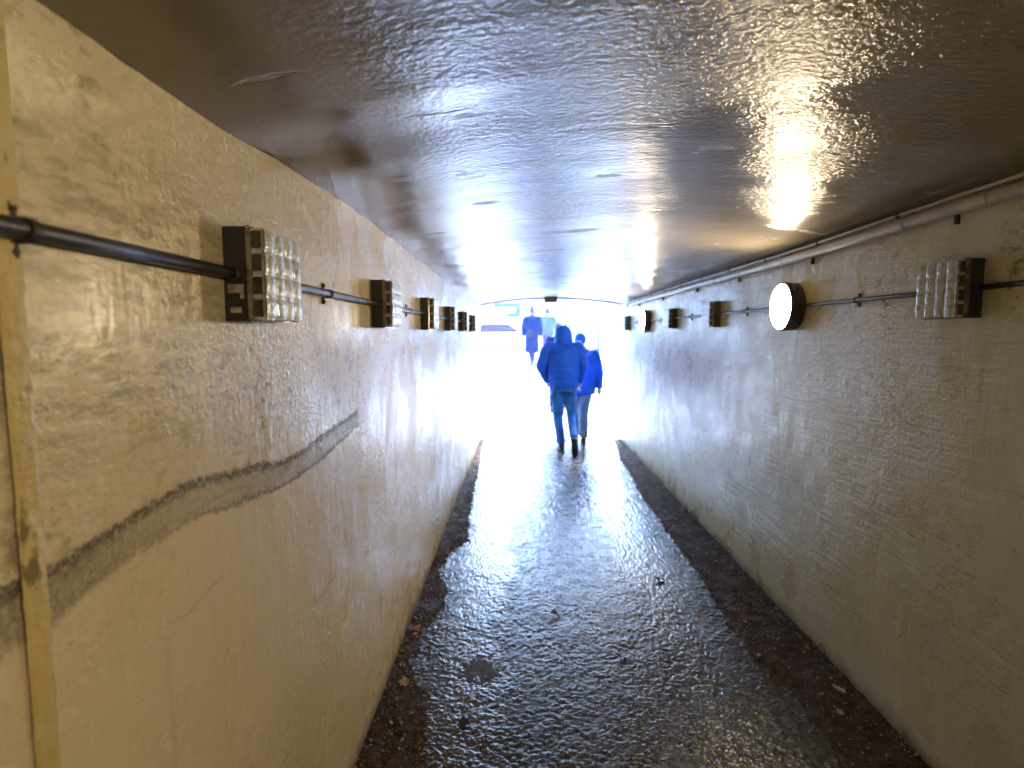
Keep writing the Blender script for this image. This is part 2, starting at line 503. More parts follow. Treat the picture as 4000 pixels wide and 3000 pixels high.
hh = np.where(hh - level > k_, hh, np.where(hh < level - k_, level, level + (hh - level + k_) ** 2 / (4 * k_)))
hh = np.minimum(hh, 0.0085) - 0.0045
P_ = np.stack([GX, GY, hh], -1).reshape(-1, 3)
nr, nc = GX.shape
ii = (np.arange(nr - 1)[:, None] * nc + np.arange(nc - 1)[None, :]).reshape(-1)
Q_ = np.stack([ii, ii + 1, ii + nc + 1, ii + nc], -1)
me = bpy.data.meshes.new("path")
me.vertices.add(len(P_)); me.vertices.foreach_set("co", P_.astype(np.float32).ravel())
me.loops.add(Q_.size); me.loops.foreach_set("vertex_index", Q_.astype(np.int32).ravel())
me.polygons.add(len(Q_)); me.polygons.foreach_set("loop_start", (np.arange(len(Q_)) * 4).astype(np.int32))
me.polygons.foreach_set("use_smooth", np.ones(len(Q_), dtype=bool))
me.update(calc_edges=True)
fl = link("path", me, MAT['asphalt'])
tag(fl, "wet worn asphalt path running through the underpass", kind='structure')

dirtR = [(-6.5, .30), (1.2, 0.31), (2.05, 0.287), (2.22, 0.296), (2.47, 0.30), (2.63, 0.374), (2.82, 0.364), (3.2, 0.354), (3.8, 0.325), (5.4, 0.317), (7, .24), (8.75, .10)]
dirtL = [(-6.5, .25), (1.2, .27), (2.0, .263), (2.2, .238), (2.40, .215), (2.62, .085), (2.74, .060), (2.84, .08), (3.0, .082), (3.3, .170), (3.46, .160), (3.80, .056), (4.1, .09), (4.4, .205), (5.1, .163), (6.2, .12), (8.75, .04)]
def dirt(side):
    pts = dirtR if side > 0 else dirtL
    wallx = XR + 0.01 if side > 0 else XL - 0.01
    def f(u, v):
        y = lerp(-3.0, 8.7, v)
        w = max(0.02, interp(pts, y) + 0.022 * nz(y * 4, side * 3) + 0.022 * nz(y * 17, side * 5) + 0.018 * nz(y * 55, side) + 0.012 * nz(y * 120, side)) + 0.01
        d = w * u
        h = 0.013 * (1 - u) ** 0.8 + 0.006 * nz(d * 22, y * 22, side) * (1 - u * u) + 0.004 * nz(d * 60, y * 60, side) * (1 - u ** 3) + 0.006 * math.sqrt(max(0, 1 - u))
        return (wallx - side * d, y, max(h, 0.001) + 0.003 if u < 0.999 else -0.004)
    o = grid_mesh("silt", 26, 1150, f, MAT['mud'])
    tag(o, "dark silt and leaf mould banked along the foot of the %s wall" % ("right" if side > 0 else "left"), kind='stuff')
dirt(1); dirt(-1)

# ------------------------------------------------------------------ outside, beyond the far mouth
RAMP_Y, ST_Z = 16.4, 0.80
def ramp_z(y): return 0.0 if y < YF else min(ST_Z, (y - YF) / (RAMP_Y - YF) * ST_Z)
def flat_quad(name, pts, mat, label, kind='structure'):
    bm = bmesh.new(); bm.faces.new([bm.verts.new(p) for p in pts])
    o = from_bm(name, bm, mat, fix=False)
    return tag(o, label, kind=kind)
grid_mesh("ramp", 14, 40, lambda u, v: (lerp(-2.4, 3.3, u), lerp(YF + 0.051, RAMP_Y, v), ramp_z(lerp(YF + 0.051, RAMP_Y, v)) - 0.003 + 0.003 * nz(u * 9, v * 30)), MAT['paving'])
tag(bpy.data.objects["ramp"], "pale damp ramp climbing to the street", kind='structure')
bm = bmesh.new()       # street level with a notch cut for the ramp, reaching the horizon
def quad(bm, x0, x1, y0, y1, z): bm.faces.new([bm.verts.new(p) for p in ((x0, y0, z), (x1, y0, z), (x1, y1, z), (x0, y1, z))])
quad(bm, -600, 600, RAMP_Y, 900, ST_Z)
o = from_bm("ground", bm, MAT['paving']); tag(o, "pale street level ground beyond the ramp", kind='structure')
bm = bmesh.new(); quad(bm, -600, -2.66, -600, RAMP_Y, 2.4); quad(bm, 3.56, 600, -600, RAMP_Y, 2.4)
quad(bm, -2.66, 3.56, -600, YF - 0.1, 2.901)
o = from_bm("embankment", bm, simple("grass_bank", (0.07, 0.10, 0.04), 0.9)); tag(o, "grassy ground above the underpass", kind='structure')
quadr = flat_quad("road", [(-80, 23, ST_Z + 0.004), (80, 23, ST_Z + 0.004), (80, 33, ST_Z + 0.004), (-80, 33, ST_Z + 0.004)], MAT['road'], "grey road crossing beyond the ramp")
for sx, x0, x1 in ((-1, -2.66, -2.4), (1, 3.3, 3.56)):
    bm = bmesh.new()
    add_box(bm, x0, x1, YF + 0.35, RAMP_Y, -0.3, 2.39, 0.01)
    add_box(bm, x0 - 0.03, x1 + 0.03, YF + 0.35, RAMP_Y + 0.03, 2.393, 2.47, 0.01)
    o = from_bm("retaining_wall", bm, MAT['concrete'])
    tag(o, "pale concrete retaining wall along the %s side of the ramp" % ("left" if sx < 0 else "right"), "wall", "retaining walls of the ramp")
bm = bmesh.new()
add_box(bm, -2.7, XL - 0.43, YF - 0.2, YF + 0.34, -0.3, 3.2, 0.01)
add_box(bm, XR + 0.43, 3.6, YF - 0.2, YF + 0.34, -0.3, 3.2, 0.01)
add_box(bm, XL - 0.427, XR + 0.427, YF + 0.065, YF + 0.34, 2.42, 3.2, 0.01)
o = from_bm("head_wall", bm, MAT['concrete']); tag(o, "pale concrete head wall around the underpass mouth", "wall")

# haze: one closed box round camera and scene, added to imitate lens glare
hz = M("glare_haze")
hz.N.remove(hz.b)
pv = hz.N.new("ShaderNodeVolumePrincipled")
pv.inputs["Color"].default_value = (0.93, 0.95, 1.0, 1)
pv.inputs["Density"].default_value = 0.0013
pv.inputs["Anisotropy"].default_value = 0.3
hz.L.new(pv.outputs[0], hz.out.inputs["Volume"])
bm = bmesh.new(); add_box(bm, -110, 110, -30, 120, -1.6, 16.0)
tag(from_bm("haze", bm, hz.m), "thin added haze imitating lens glare", kind='stuff')

# building with blue fascia, white car, lamp posts, tree
MAT['render'] = simple("pale_render", (0.62, 0.62, 0.60), 0.85)
MAT['blue_sign'] = simple("blue_fascia", (0.010, 0.030, 0.13), 0.6)
MAT['white_sign'] = simple("white_lettering_panel", (0.85, 0.86, 0.86), 0.5)
MAT['dark_glass'] = simple("dark_window_glass", (0.022, 0.014, 0.032), 0.12, spec=0.1)
MAT['white_paint'] = simple("white_car_paint", (0.80, 0.80, 0.80), 0.25)
MAT['tyre'] = simple("tyre_rubber", (0.05, 0.05, 0.055), 0.8)
MAT['shop_glass'] = simple("shop_window", (0.38, 0.42, 0.48), 0.2)
bld = empty("shop_building", (0, 37, ST_Z))
tag(bld, "pale building with blue shop fascia across the road beyond the ramp", "building")
bm = bmesh.new(); add_box(bm, -14, 16, 0, 9, 0, 9.0); from_bm("wall", bm, MAT['render'], bld)
bm = bmesh.new(); add_box(bm, -14.3, 16.3, -0.3, 9.3, 9.002, 9.3); from_bm("roof", bm, MAT['concrete'], bld)
bm = bmesh.new(); add_box(bm, -1.75, -0.02, -0.16, -0.002, 1.95, 2.86, 0.01)
fa = from_bm("fascia", bm, MAT['blue_sign'], bld)
bm = bmesh.new()       # two blown-out white panels of writing, illegible in the photograph
add_box(bm, -1.74, -0.34, -0.19, -0.163, 2.22, 2.56, 0.02, 3)
o = from_bm("letter_panel", bm, MAT['white_sign'], fa)
bm = bmesh.new(); add_box(bm, -1.74, -0.86, -0.19, -0.163, 2.03, 2.215, 0.02, 3)
o = from_bm("letter_panel", bm, MAT['white_sign'], fa)
for i, (x0, x1) in enumerate([(-9, -6.4), (-5.8, -3.2), (-2.6, -0.3), (0.4, 3.2), (4.0, 6.6), (7.2, 9.8)]):
    bm = bmesh.new(); add_box(bm, x0, x1, -0.06, -0.002, 0.4, 1.85)
    w = from_bm("window", bm, MAT['concrete'], bld)
    bm = bmesh.new(); add_box(bm, x0 + .08, x1 - .08, -0.075, -0.062, 0.48, 1.77); from_bm("pane", bm, MAT['shop_glass'], w)
    for zz in (3.9, 6.5):
        bm = bmesh.new(); add_box(bm, x0 + .4, x1 - .4, -0.06, -0.002, zz, zz + 1.5)
        w = from_bm("window", bm, MAT['concrete'], bld)
        bm = bmesh.new(); add_box(bm, x0 + .48, x1 - .48, -0.075, -0.062, zz + .08, zz + 1.42); from_bm("pane", bm, MAT['shop_glass'], w)

car = empty("parked_car", (-1.65, 31.5, ST_Z + 0.004))
tag(car, "white car with dark windows parked under the blue fascia", "car")
def car_prism(bm, prof, y0, y1, inset=0.0):
    a = [bm.verts.new((x, y0, z)) for x, z in prof]; b = [bm.verts.new((x, y1, z)) for x, z in prof]
    n = len(prof)
    bm.faces.new(a); bm.faces.new(b[::-1])
    for i in range(n): bm.faces.new((a[i], b[i], b[(i + 1) % n], a[(i + 1) % n]))
bm = bmesh.new()
car_prism(bm, [(-2.0, .32), (-2.05, .62), (-1.9, .84), (-1.15, .92), (1.75, .95), (2.0, .86), (2.08, .55), (2.0, .3)], -0.85, 0.85)
bmesh.ops.bevel(bm, geom=bm.edges[:], offset=0.06, segments=3, affect='EDGES')
from_bm("body", bm, MAT['white_paint'], car, True)
bm = bmesh.new()
car_prism(bm, [(-1.2, .90), (-.55, 1.36), (.95, 1.38), (1.65, .93)], -0.72, 0.72)
bmesh.ops.bevel(bm, geom=bm.edges[:], offset=0.04, segments=2, affect='EDGES')
from_bm("window", bm, MAT['dark_glass'], car, True)
bm = bmesh.new(); car_prism(bm, [(-.62, 1.365), (-.45, 1.44), (.9, 1.45), (1.05, 1.385)], -0.70, 0.70)
bmesh.ops.bevel(bm, geom=bm.edges[:], offset=0.02, segments=2, affect='EDGES')
from_bm("roof", bm, MAT['white_paint'], car, True)
for wx in (-1.3, 1.3):
    for wy in (-0.78, 0.78):
        bm = bmesh.new(); add_tube(bm, [(wx, wy - .1, .31), (wx, wy + .1, .31)], .31, 24); w = from_bm("wheel", bm, MAT['tyre'], car, False)
        bm = bmesh.new(); add_tube(bm, [(wx, wy - .115, .31), (wx, wy + .115, .31)], .23, 24); from_bm("wheel_trim", bm, MAT['white_paint'], w, False)
for hx, hy in ((-2.03, -.6), (-2.03, .6)):
    bm = bmesh.new(); add_box(bm, hx - .02, hx + .06, hy - .15, hy + .15, .62, .74, .01); from_bm("headlight", bm, MAT['shop_glass'], car)

MAT['galv'] = simple("weathered_steel", (0.05, 0.055, 0.06), 0.6)
def lamp_post(x, y, hgt, arm, label):
    e = empty("lamp_post", (x, y, ST_Z)); tag(e, label, "lamp post", "slim posts at the top of the ramp")
    bm = bmesh.new(); add_tube(bm, [(0, 0, 0), (0, 0, 1.2), (0, 0, hgt)], [0.05, 0.045, 0.03], 12); from_bm("pole", bm, MAT['galv'], e, True)
    bm = bmesh.new(); add_tube(bm, [(0, 0, hgt), (arm * .4, 0, hgt + .25), (arm, 0, hgt + .3)], 0.025, 8); from_bm("arm", bm, MAT['galv'], e, True)
    bm = bmesh.new(); add_box(bm, arm - .02 if arm > 0 else arm - .5, arm + .5 if arm > 0 else arm + .02, -.09, .09, hgt + .26, hgt + .36, .02); from_bm("lamp_head", bm, MAT['dark_box'], e)
lamp_post(1.62, 20.5, 5.0, 0.6, "slim grey lamp post rising behind the hooded walker")
lamp_post(3.35, 24.5, 5.5, -0.6, "slim grey lamp post nearest the right edge of the far mouth")
# bare tree
tr = empty("bare_tree", (4.9, 27.0, ST_Z)); tag(tr, "bare winter tree beyond the top of the ramp", "tree")
MAT['bark'] = simple("grey_bark", (0.07, 0.06, 0.06), 0.9, 0, (20, .01))
bmt, bmc = bmesh.new(), bmesh.new()
rng = random.Random(5)
def branch(bm, p, d, L, r, dep):
    pts = [p]; q = p.copy(); dd = d.copy()
    for i in range(4):
        dd = (dd + Vector((rng.uniform(-.18, .18), rng.uniform(-.18, .18), rng.uniform(-.05, .12)))).normalized()
        q = q + dd * (L / 4); pts.append(q.copy())
    add_tube(bm, pts, [r * (1 - .14 * i) for i in range(5)], 6)
    if dep > 0:
        for k in range(3 if dep > 1 else 4):
            i = rng.choice((2, 3, 4))
            nd = (dd + Vector((rng.uniform(-.9, .9), rng.uniform(-.9, .9), rng.uniform(-.1, .6)))).normalized()
            branch(bmc, pts[i], nd, L * .68, r * .5, dep - 1)
branch(bmt, Vector((0, 0, -0.1)), Vector((0, 0, 1)), 2.6, .16, 4)
from_bm("trunk", bmt, MAT['bark'], tr, True); from_bm("crown", bmc, MAT['bark'], tr, True)

# ------------------------------------------------------------------ fixtures on the walls (built in wall space: +x away from the wall)
def build_bulkhead():
    """square glass bulkhead, wall at x=0, centre y=z=0, glass towards +x"""
    e = empty("bulkhead_light", (0, 0, 0))
    h = 0.100
    bm = bmesh.new(); add_box(bm, -0.004, 0.046, -h, h, -h, h, 0.004, 2); from_bm("body", bm, MAT['black_metal'], e, False)
    # bezel lip
    bm = bmesh.new()
    for (a, b, c, d) in ((-h - .001, h + .001, -h - .001, -h + .007), (-h - .001, h + .001, h - .007, h + .001),
                         (-h - .001, -h + .007, -h + .0071, h - .0071), (h - .007, h + .001, -h + .0071, h - .0071)):
        add_box(bm, 0.0465, 0.056, a, b, c, d, 0.0015, 1)
    from_bm("bezel", bm, MAT['amber'], e)
    # reflector tray inside
    bm = bmesh.new(); add_box(bm, 0.0462, 0.049, -h + .009, h - .009, -h + .009, h - .009); from_bm("tray", bm, MAT['reflector'], e)
    # moulded glass front: four by four pillows on short bulging sides
    N = 48
    g = h - 0.004
    def cell(t):
        f = (t * 4) % 1.0
        return math.sin(math.pi * f)
    def fn(u, v):
        y, z = lerp(-g, g, u), lerp(-g, g, v)
        return (0.084 + 0.0026 * max(0.0, cell(u)) ** 0.6 + 0.0030 * max(0.0, cell(v)) ** 0.30, y, z)
    verts = []; faces = []
    for v in range(N + 1):
        for u in range(N + 1): verts.append(fn(u / N, v / N))
    def vi(u, v): return v * (N + 1) + u
    for v in range(N):
        for u in range(N): faces.append((vi(u, v), vi(u + 1, v), vi(u + 1, v + 1), vi(u, v + 1)))
    border = [(u, 0) for u in range(N)] + [(N, v) for v in range(N)] + [(u, N) for u in range(N, 0, -1)] + [(0, v) for v in range(N, 0, -1)]
    prev = [vi(*b) for b in border]
    for k, x in enumerate((0.078, 0.068, 0.060, 0.0565)):
        cur = []
        for (u, v) in border:
            y, z = lerp(-g, g, u / N), lerp(-g, g, v / N)
            t = (v / N) if u in (0, N) else (u / N)
            sc = 0.0035 * max(0, cell(t)) ** 0.4 * (1 if k in (0, 1) else 0.4) - 0.001
            if u == 0: y -= sc
            if u == N: y += sc
            if v == 0: z -= sc
            if v == N: z += sc
            verts.append((x, y, z)); cur.append(len(verts) - 1)
        n = len(cur)
        for i in range(n): faces.append((prev[i], prev[(i + 1) % n], cur[(i + 1) % n], cur[i]))
        prev = cur
    me = bpy.data.meshes.new("glass_cover"); me.from_pydata(verts, [], faces)
    link("glass_cover", me, MAT['glass_block'], e, True)
    for sy in (-1, 1):       # dark moulded windows down each side of the glass
        bm = bmesh.new()
        for k in range(4):
            zc = -g + g * 2 * (k + .5) / 4
            ya = sy * (g + .0018)
            add_box(bm, 0.0605, 0.0795, min(ya, ya + sy * .0022), max(ya, ya + sy * .0022), zc - .018, zc + .018, .002, 2)
        from_bm("side_windows", bm, MAT['side_glass'], e)
    # corner screws
    for sy in (-1, 1):
        bm = bmesh.new(); add_tube(bm, [(0.056, sy * (h - .0025), 0), (0.0585, sy * (h - .0025), 0)], 0.003, 8); from_bm("screw", bm, MAT['clip'], e)
    # cable gland on each side
    for sy in (-1, 1):
        bm = bmesh.new(); add_tube(bm, [(0.022, sy * h, 0), (0.022, sy * (h + .014), 0), (0.022, sy * (h + .016), 0)], [0.0165, 0.0165, 0.013], 16); from_bm("cable_gland", bm, MAT['black_metal'], e, False)
    return e
def build_round():
    e = empty("round_lamp", (0, 0, 0))
    r = 0.137
    bm = bmesh.new(); add_lathe_x(bm, [(-0.004, 0), (-0.004, r - .006), (0.0, r - .004), (0.055, r), (0.072, r + .001), (0.079, r - .002), (0.081, r - .006), (0.078, r - .010)], 0, 0, 64)
    from_bm("housing", bm, MAT['black_metal'], e, True)
    bm = bmesh.new(); add_lathe_x(bm, [(0.076, r - .0105), (0.082, r - .014), (0.090, r - .05), (0.094, 0.04), (0.095, 0)], 0, 0, 64)
    from_bm("diffuser", bm, MAT['lamp'], e, True)
    for a in (35, 145, 215, 325):
        bm = bmesh.new(); y, z = (r + .002) * math.cos(R(a)), (r + .002) * math.sin(R(a)); add_box(bm, 0.05, 0.066, y - .006, y + .006, z - .006, z + .006, .002, 1); from_bm("lug", bm, MAT['clip'], e)
    for sy in (-1, 1):
        bm = bmesh.new(); add_tube(bm, [(0.022, sy * (r - .004), 0), (0.022, sy * (r + .016), 0)], 0.0155, 16); from_bm("cable_gland", bm, MAT['black_metal'], e)
    return e

ZL, ZR = 1.777, 1.804
left_y = [1.300, 2.48, 3.63, 4.74, 5.80, 6.84]
left_lab = ["nearest square glass bulkhead light on the left wall, large with sticker scraps on its side",
            "square glass bulkhead light on left wall, next one beyond the large nearest one",
            "square glass bulkhead light third along the left wall from the camera",
            "square glass bulkhead light fourth along the left wall from the camera",
            "square glass bulkhead light on left wall, second last before the far mouth",
            "tiny square glass bulkhead light on left wall, last before the far mouth"]
proto = build_bulkhead()
G1 = "unlit square glass bulkhead lights along the walls"
for i, y in enumerate(left_y):
    o = proto if i == 0 else copy_tree(proto)
    o.location = (XL, y, ZL); tag(o, left_lab[i], "wall light", G1)
# scraps of a peeled sticker on the near side of the first one
for (x0, x1, z0, z1) in ((0.006, 0.040, -0.040, -0.022), (0.032, 0.040, -0.052, -0.041), (0.010, 0.034, -0.082, -0.070)):
    bm = bmesh.new(); add_box(bm, x0, x1, -0.1008, -0.1003, z0, z1)
    s_ = from_bm("sticker_scrap", bm, MAT['label'], proto)
right_y = [2.035, 4.53, 5.74, 8.12]
right_lab = ["nearest square glass bulkhead light on the right wall, dusty with dark stained edge",
             "square glass bulkhead light on right wall just beyond the big lit round lamp",
             "square glass bulkhead light on right wall between the two lit round lamps, the farther",
             "tiny square glass bulkhead light on right wall beside the far mouth"]
for i, y in enumerate(right_y):
    o = copy_tree(proto)
    for ch in list(o.children):
        if ch.name.startswith("sticker"): bpy.data.objects.remove(ch)
    o.location = (XR, y, ZR); o.rotation_euler = (0, 0, math.pi); tag(o, right_lab[i], "wall light", G1)
for o in [c for c in bpy.data.objects if c.name.startswith("bulkhead_light") and c != proto]:
    for ch in list(o.children):
        if ch.name.startswith("sticker"): bpy.data.objects.remove(ch)
rl = build_round()
G2 = "lit round lamps on the right wall"
for i, (y, lab) in enumerate([(3.245, "big lit round lamp with dark rim on the right wall, nearest in view"),
                              (6.885, "small lit round lamp on the right wall near the far mouth"),
                              (-0.40, "lit round lamp on the right wall behind the viewer")]):
    o = rl if i == 0 else copy_tree(rl)
    o.location = (XR, y, ZR); o.rotation_euler = (0, 0, math.pi); tag(o, lab, "wall lamp", G2)

def conduit(x, z, y0, y1, r, clips, side, label, group):
    e = empty("conduit", (x, (y0 + y1) / 2, z)); tag(e, label, "conduit", group)
    c = (y0 + y1) / 2
    n = 10
    pts = [(0.0015 * nz(lerp(y0, y1, i / n) * 2, side * 4), lerp(y0, y1, i / n) - c, 0.003 * nz(lerp(y0, y1, i / n) * 1.5, side * 9)) for i in range(n + 1)]
    bm = bmesh.new(); add_tube(bm, pts, r, 16); from_bm("tube", bm, MAT['conduit'], e, True)
    wallside = -side * 1.0
    for yc in clips:
        bm = bmesh.new()
        ring = []
        add_tube(bm, [(0, yc - c - .006, 0), (0, yc - c + .006, 0)], r + 0.0028, 16)
        dx = (XL if side > 0 else XR) - x       # saddle ears against the wall
        for s in (-1, 1):
            add_box(bm, min(dx, dx * .2), max(dx, dx * .2), yc - c - .006, yc - c + .006, min(s * (r + .001), s * (r + .0035)), max(s * (r + .001), s * (r + .0035)))
            a, b = s * (r + .002), s * (r + .022)
            add_box(bm, min(dx + side * .001, dx + side * .006), max(dx + side * .001, dx + side * .006), yc - c - .007, yc - c + .007, min(a, b), max(a, b), .001, 1)
            add_tube(bm, [(dx + side * .005, yc - c, s * (r + .014)), (dx + side * .010, yc - c, s * (r + .014))], .004, 8)
        from_bm("saddle_clip", bm, MAT['clip'], e)
GC = "black conduits linking the wall lights"
xs = XL + 0.022
conduit(xs, ZL, -3.0, 1.186, 0.0125, [-1.2, 0.695], 1, "thick black conduit on left wall running from the frame edge into the nearest light", GC)
words = ["nearest light and the next", "second and third lights", "third and fourth lights", "fourth light and the second last", "last two lights"]
for i in range(5):
    a, b = left_y[i] + .114, left_y[i + 1] - .114
    conduit(xs, ZL, a, b, 0.0110, [[1.79], [3.08], [4.2], [5.27], [6.3]][i], 1, "black conduit on left wall between the %s" % words[i], GC)
conduit(xs, ZL, left_y[5] + .114, 8.6, 0.0110, [7.6], 1, "short black conduit on left wall beyond the last light", GC)
xr = XR - 0.022
RY = [(-3.0, -.555), (-.245, 2.035 - .114), (2.149, 3.245 - .151), (3.245 + .151, 4.53 - .114), (4.644, 5.626), (5.854, 6.885 - .151), (6.885 + .151, 8.006), (8.234, 8.7)]
cl = [[-1.6], [0.7], [2.62], [3.9], [5.15], [6.3], [7.5], []]
rw = ["behind the viewer", "running from the right frame edge into the nearest square light", "between the nearest square light and the big round lamp", "between the big round lamp and the next square light", "between the two middle square lights", "between a square light and the small round lamp", "between the small round lamp and the last light", "beyond the last square light"]
for (a, b), c, w in zip(RY, cl, rw):
    conduit(xr, ZR, a, b, 0.0098, c, -1, "black conduit on right wall " + w, GC)

# cream pipe and cable just under the ceiling on the right
pe = empty("service_pipe", (XR - 0.031, 0, 0)); tag(pe, "cream painted pipe running under the ceiling along the right wall", "pipe")
def pz(y): return right_top(y) - interp([(-6, .058), (1.8, .058), (3.3, .062), (8.0, .056)], y)
bm = bmesh.new(); ys = [-5 + i * 0.25 for i in range(53)]
add_tube(bm, [(0.002 * nz(y, 3), y, pz(y) + 0.003 * nz(y * .8, 9)) for y in ys], 0.0235, 20); from_bm("tube", bm, MAT['pipe'], pe, True)
for y0 in (-2.1, 0.6, 1.93, 2.33, 3.35, 4.5, 5.6, 6.9):
    bm = bmesh.new(); add_tube(bm, [(0.002 * nz(y0, 3), y0 - .045, pz(y0) + 0.003 * nz(y0 * .8, 9)), (0.002 * nz(y0, 3), y0 + .045, pz(y0) + 0.003 * nz(y0 * .8, 9))], 0.0262, 20)
    from_bm("coupling", bm, MAT['pipe'], pe, False)
for y0 in (0.9, 2.06, 3.05, 4.05, 5.0, 6.2, 7.4):
    bm = bmesh.new(); add_box(bm, 0.016, 0.030, y0 - .007, y0 + .007, pz(y0) - .052, pz(y0) - .020, .001, 1); pass
    from_bm("bracket", bm, MAT['clip'], pe)
bm = bmesh.new(); add_tube(bm, [(0, 8.0, pz(8)), (0, 8.05, pz(8))], 0.030, 20); from_bm("end_cap", bm, MAT['dark_box'], pe)
ce = empty("ceiling_cable", (XR - 0.016, 0, 0)); tag(ce, "thin painted cable lying in the corner above the cream pipe", "cable")
bm = bmesh.new(); yy = [-5 + i * 0.06 for i in range(222)]
add_tube(bm, [(0.003 * nz(y * 2, 8) - 0.002, y, right_top(y) - 0.014 + 0.0035 * nz(y * 2.3, 1) + 0.0015 * nz(y * 9, 1)) for y in yy], 0.0085, 10); from_bm("sheath", bm, MAT['pipe'], ce, True)
for y0 in [0.5 + .62 * k for k in range(13)]:
    bm = bmesh.new(); add_tube(bm, [(-.002, y0 - .006, right_top(y0) - .014), (-.002, y0 + .006, right_top(y0) - .014)], .0118, 10); from_bm("cable_clip", bm, MAT['clip'], ce)

# ochre joint down the left wall
def joint(u, v):
    z = lerp(0.0, left_top(0.69) - .004, v)
    w = 0.0185 + 0.002 * nz(z * 9, 1) + .0015 * nz(z * 40, 2)
    a = (u - .5) * 2
    return (XL + 0.0015 + 0.0018 * math.sqrt(max(0, 1 - a * a)) + 0.0012 * nz(z * 30, u * 4) + 0.003, 0.688 + a * w + 0.003 * nz(z * 2, 6), z)
def sealant_mat():
    m = M("mildewed_ochre_sealant")
    c = m.mix(m.ramp(m.noise(9, 4), 0.35, 0.65), (0.58, 0.46, 0.19), (0.52, 0.40, 0.14))
    s = m.sep()
    c = m.mix(m.math('MULTIPLY', m.ramp(m.noise(22, 5, 0.7, m.mapping((1, 1.5, .6))), 0.55, 0.66), 0.8), c, (0.10, 0.07, 0.02))
    m.bump(m.noise(60, 4), 0.004); m.set(color=c, rough=0.45); return m.m
jo = grid_mesh("sealed_joint", 10, 220, joint, sealant_mat())
tag(jo, "mildewed ochre sealant strip down the left wall near the frame edge", "joint strip")

# dark spray mark
top = [(0.50, 1.335), (0.644, 1.345), (0.714, 1.342), (0.815, 1.354), (0.937, 1.368), (1.04, 1.376), (1.24, 1.354), (1.471, 1.320), (1.6, 1.322), (1.739, 1.337), (1.95, 1.348), (2.133, 1.360), (2.165, 1.385)]
bot = [(0.50, 1.24), (0.644, 1.255), (0.706, 1.253), (0.808, 1.279), (0.93, 1.288), (1.032, 1.291), (1.232, 1.265), (1.465, 1.244), (1.731, 1.250), (1.95, 1.270), (2.128, 1.294), (2.165, 1.305)]
def gfn(u, v):
    y = lerp(0.50, 2.165, u)
    t, b = interp(top, y), interp(bot, y)
    t += 0.006; b -= 0.006
    z = lerp(b, t, v)
    bb = 0.004 * nz(y * 1.3, z * 2.0, XL) + 0.0015 * nz(y * 5, z * 7, XL + 4)
    return (XL + bb + 0.0016, y, z)
def spray_mat():
    m = M("sooty_spray_paint")
    uvn = m.N.new("ShaderNodeUVMap"); sp = m.N.new("ShaderNodeSeparateXYZ"); m.L.new(uvn.outputs[0], sp.inputs[0])
    U, V = sp.outputs[0], sp.outputs[1]
    nn = m.math('MULTIPLY', m.math('SUBTRACT', m.noise(40, 6, 0.85), 0.5), 0.62)
    Vn = m.math('ADD', V, nn)
    topl = m.math('MULTIPLY', m.ramp(Vn, 0.52, 0.86), m.ramp(Vn, 0.86, 0.97, 1, 0))
    botl = m.math('MULTIPLY', m.ramp(Vn, 0.06, 0.14), m.ramp(Vn, 0.16, 0.30, 1, 0))
    body = m.math('MULTIPLY', m.ramp(Vn, 0.08, 0.16), m.ramp(Vn, 0.86, 0.93, 1, 0))
    bodyf = m.math('MULTIPLY', body, m.ramp(m.noise(2.2, 4), 0.35, 0.7, 0.22, 0.52))
    a = m.math('MAXIMUM', m.math('MULTIPLY', topl, 0.72), m.math('MULTIPLY', botl, m.ramp(U, 0.1, 0.6, 0.25, 0.60)))
    a = m.math('MAXIMUM', a, bodyf)
    a = m.math('MULTIPLY', a, m.ramp(m.noise(110, 4, 0.8), 0.34, 0.58, 0.25, 1.0))
    a = m.math('MULTIPLY', a, m.ramp(U, 0.97, 1.0, 1, 0.0))
    m.set(color=(0.065, 0.055, 0.05), rough=0.5, alpha=a)
    return m.m
go = grid_mesh("spray_mark", 160, 14, gfn, spray_mat(), uv=True)
tag(go, "long sooty grey spray paint band rising along the left wall", "graffiti")

# pale scrapes in the ceiling paint
def scrape(pts, w, label):
    bm = bmesh.new(); prev = None; n = 40
    P = [Vector((x, y, 0)) for x, y in pts]
    for i in range(n + 1):
        t = i / n * (len(P) - 1); k = min(int(t), len(P) - 2); f = t - k
        p0, p1, p2, p3 = P[max(k - 1, 0)], P[k], P[k + 1], P[min(k + 2, len(P) - 1)]
        q = 0.5 * ((2 * p1) + (p2 - p0) * f + (2 * p0 - 5 * p1 + 4 * p2 - p3) * f * f + (3 * p1 - p0 - 3 * p2 + p3) * f ** 3)
        ww = w * math.sin(math.pi * (0.04 + 0.92 * i / n)) * (0.7 + 0.5 * abs(nz(i * .7, q.x * 9)))
        d = (P[k + 1] - P[k]).normalized(); s2 = Vector((-d.y, d.x, 0)) * ww
        a, b = q + s2, q - s2
        cur = [bm.verts.new((v.x, v.y, soffit(v.x, v.y) - 0.0022)) for v in (a, b)]
        if prev: bm.faces.new((prev[0], prev[1], cur[1], cur[0]))
        prev = cur
    o = from_bm("paint_scrape", bm, MAT['scrape'], None, True, False)
    tag(o, label, "scratch", "pale scrapes in the ceiling paint on the left")
sm_ = M("chalky_scrape"); sm_.set(color=(0.42, 0.40, 0.36), rough=0.5, alpha=sm_.ramp(sm_.noise(60, 4, .7), .38, .62, 0.05, .6)); MAT['scrape'] = sm_.m
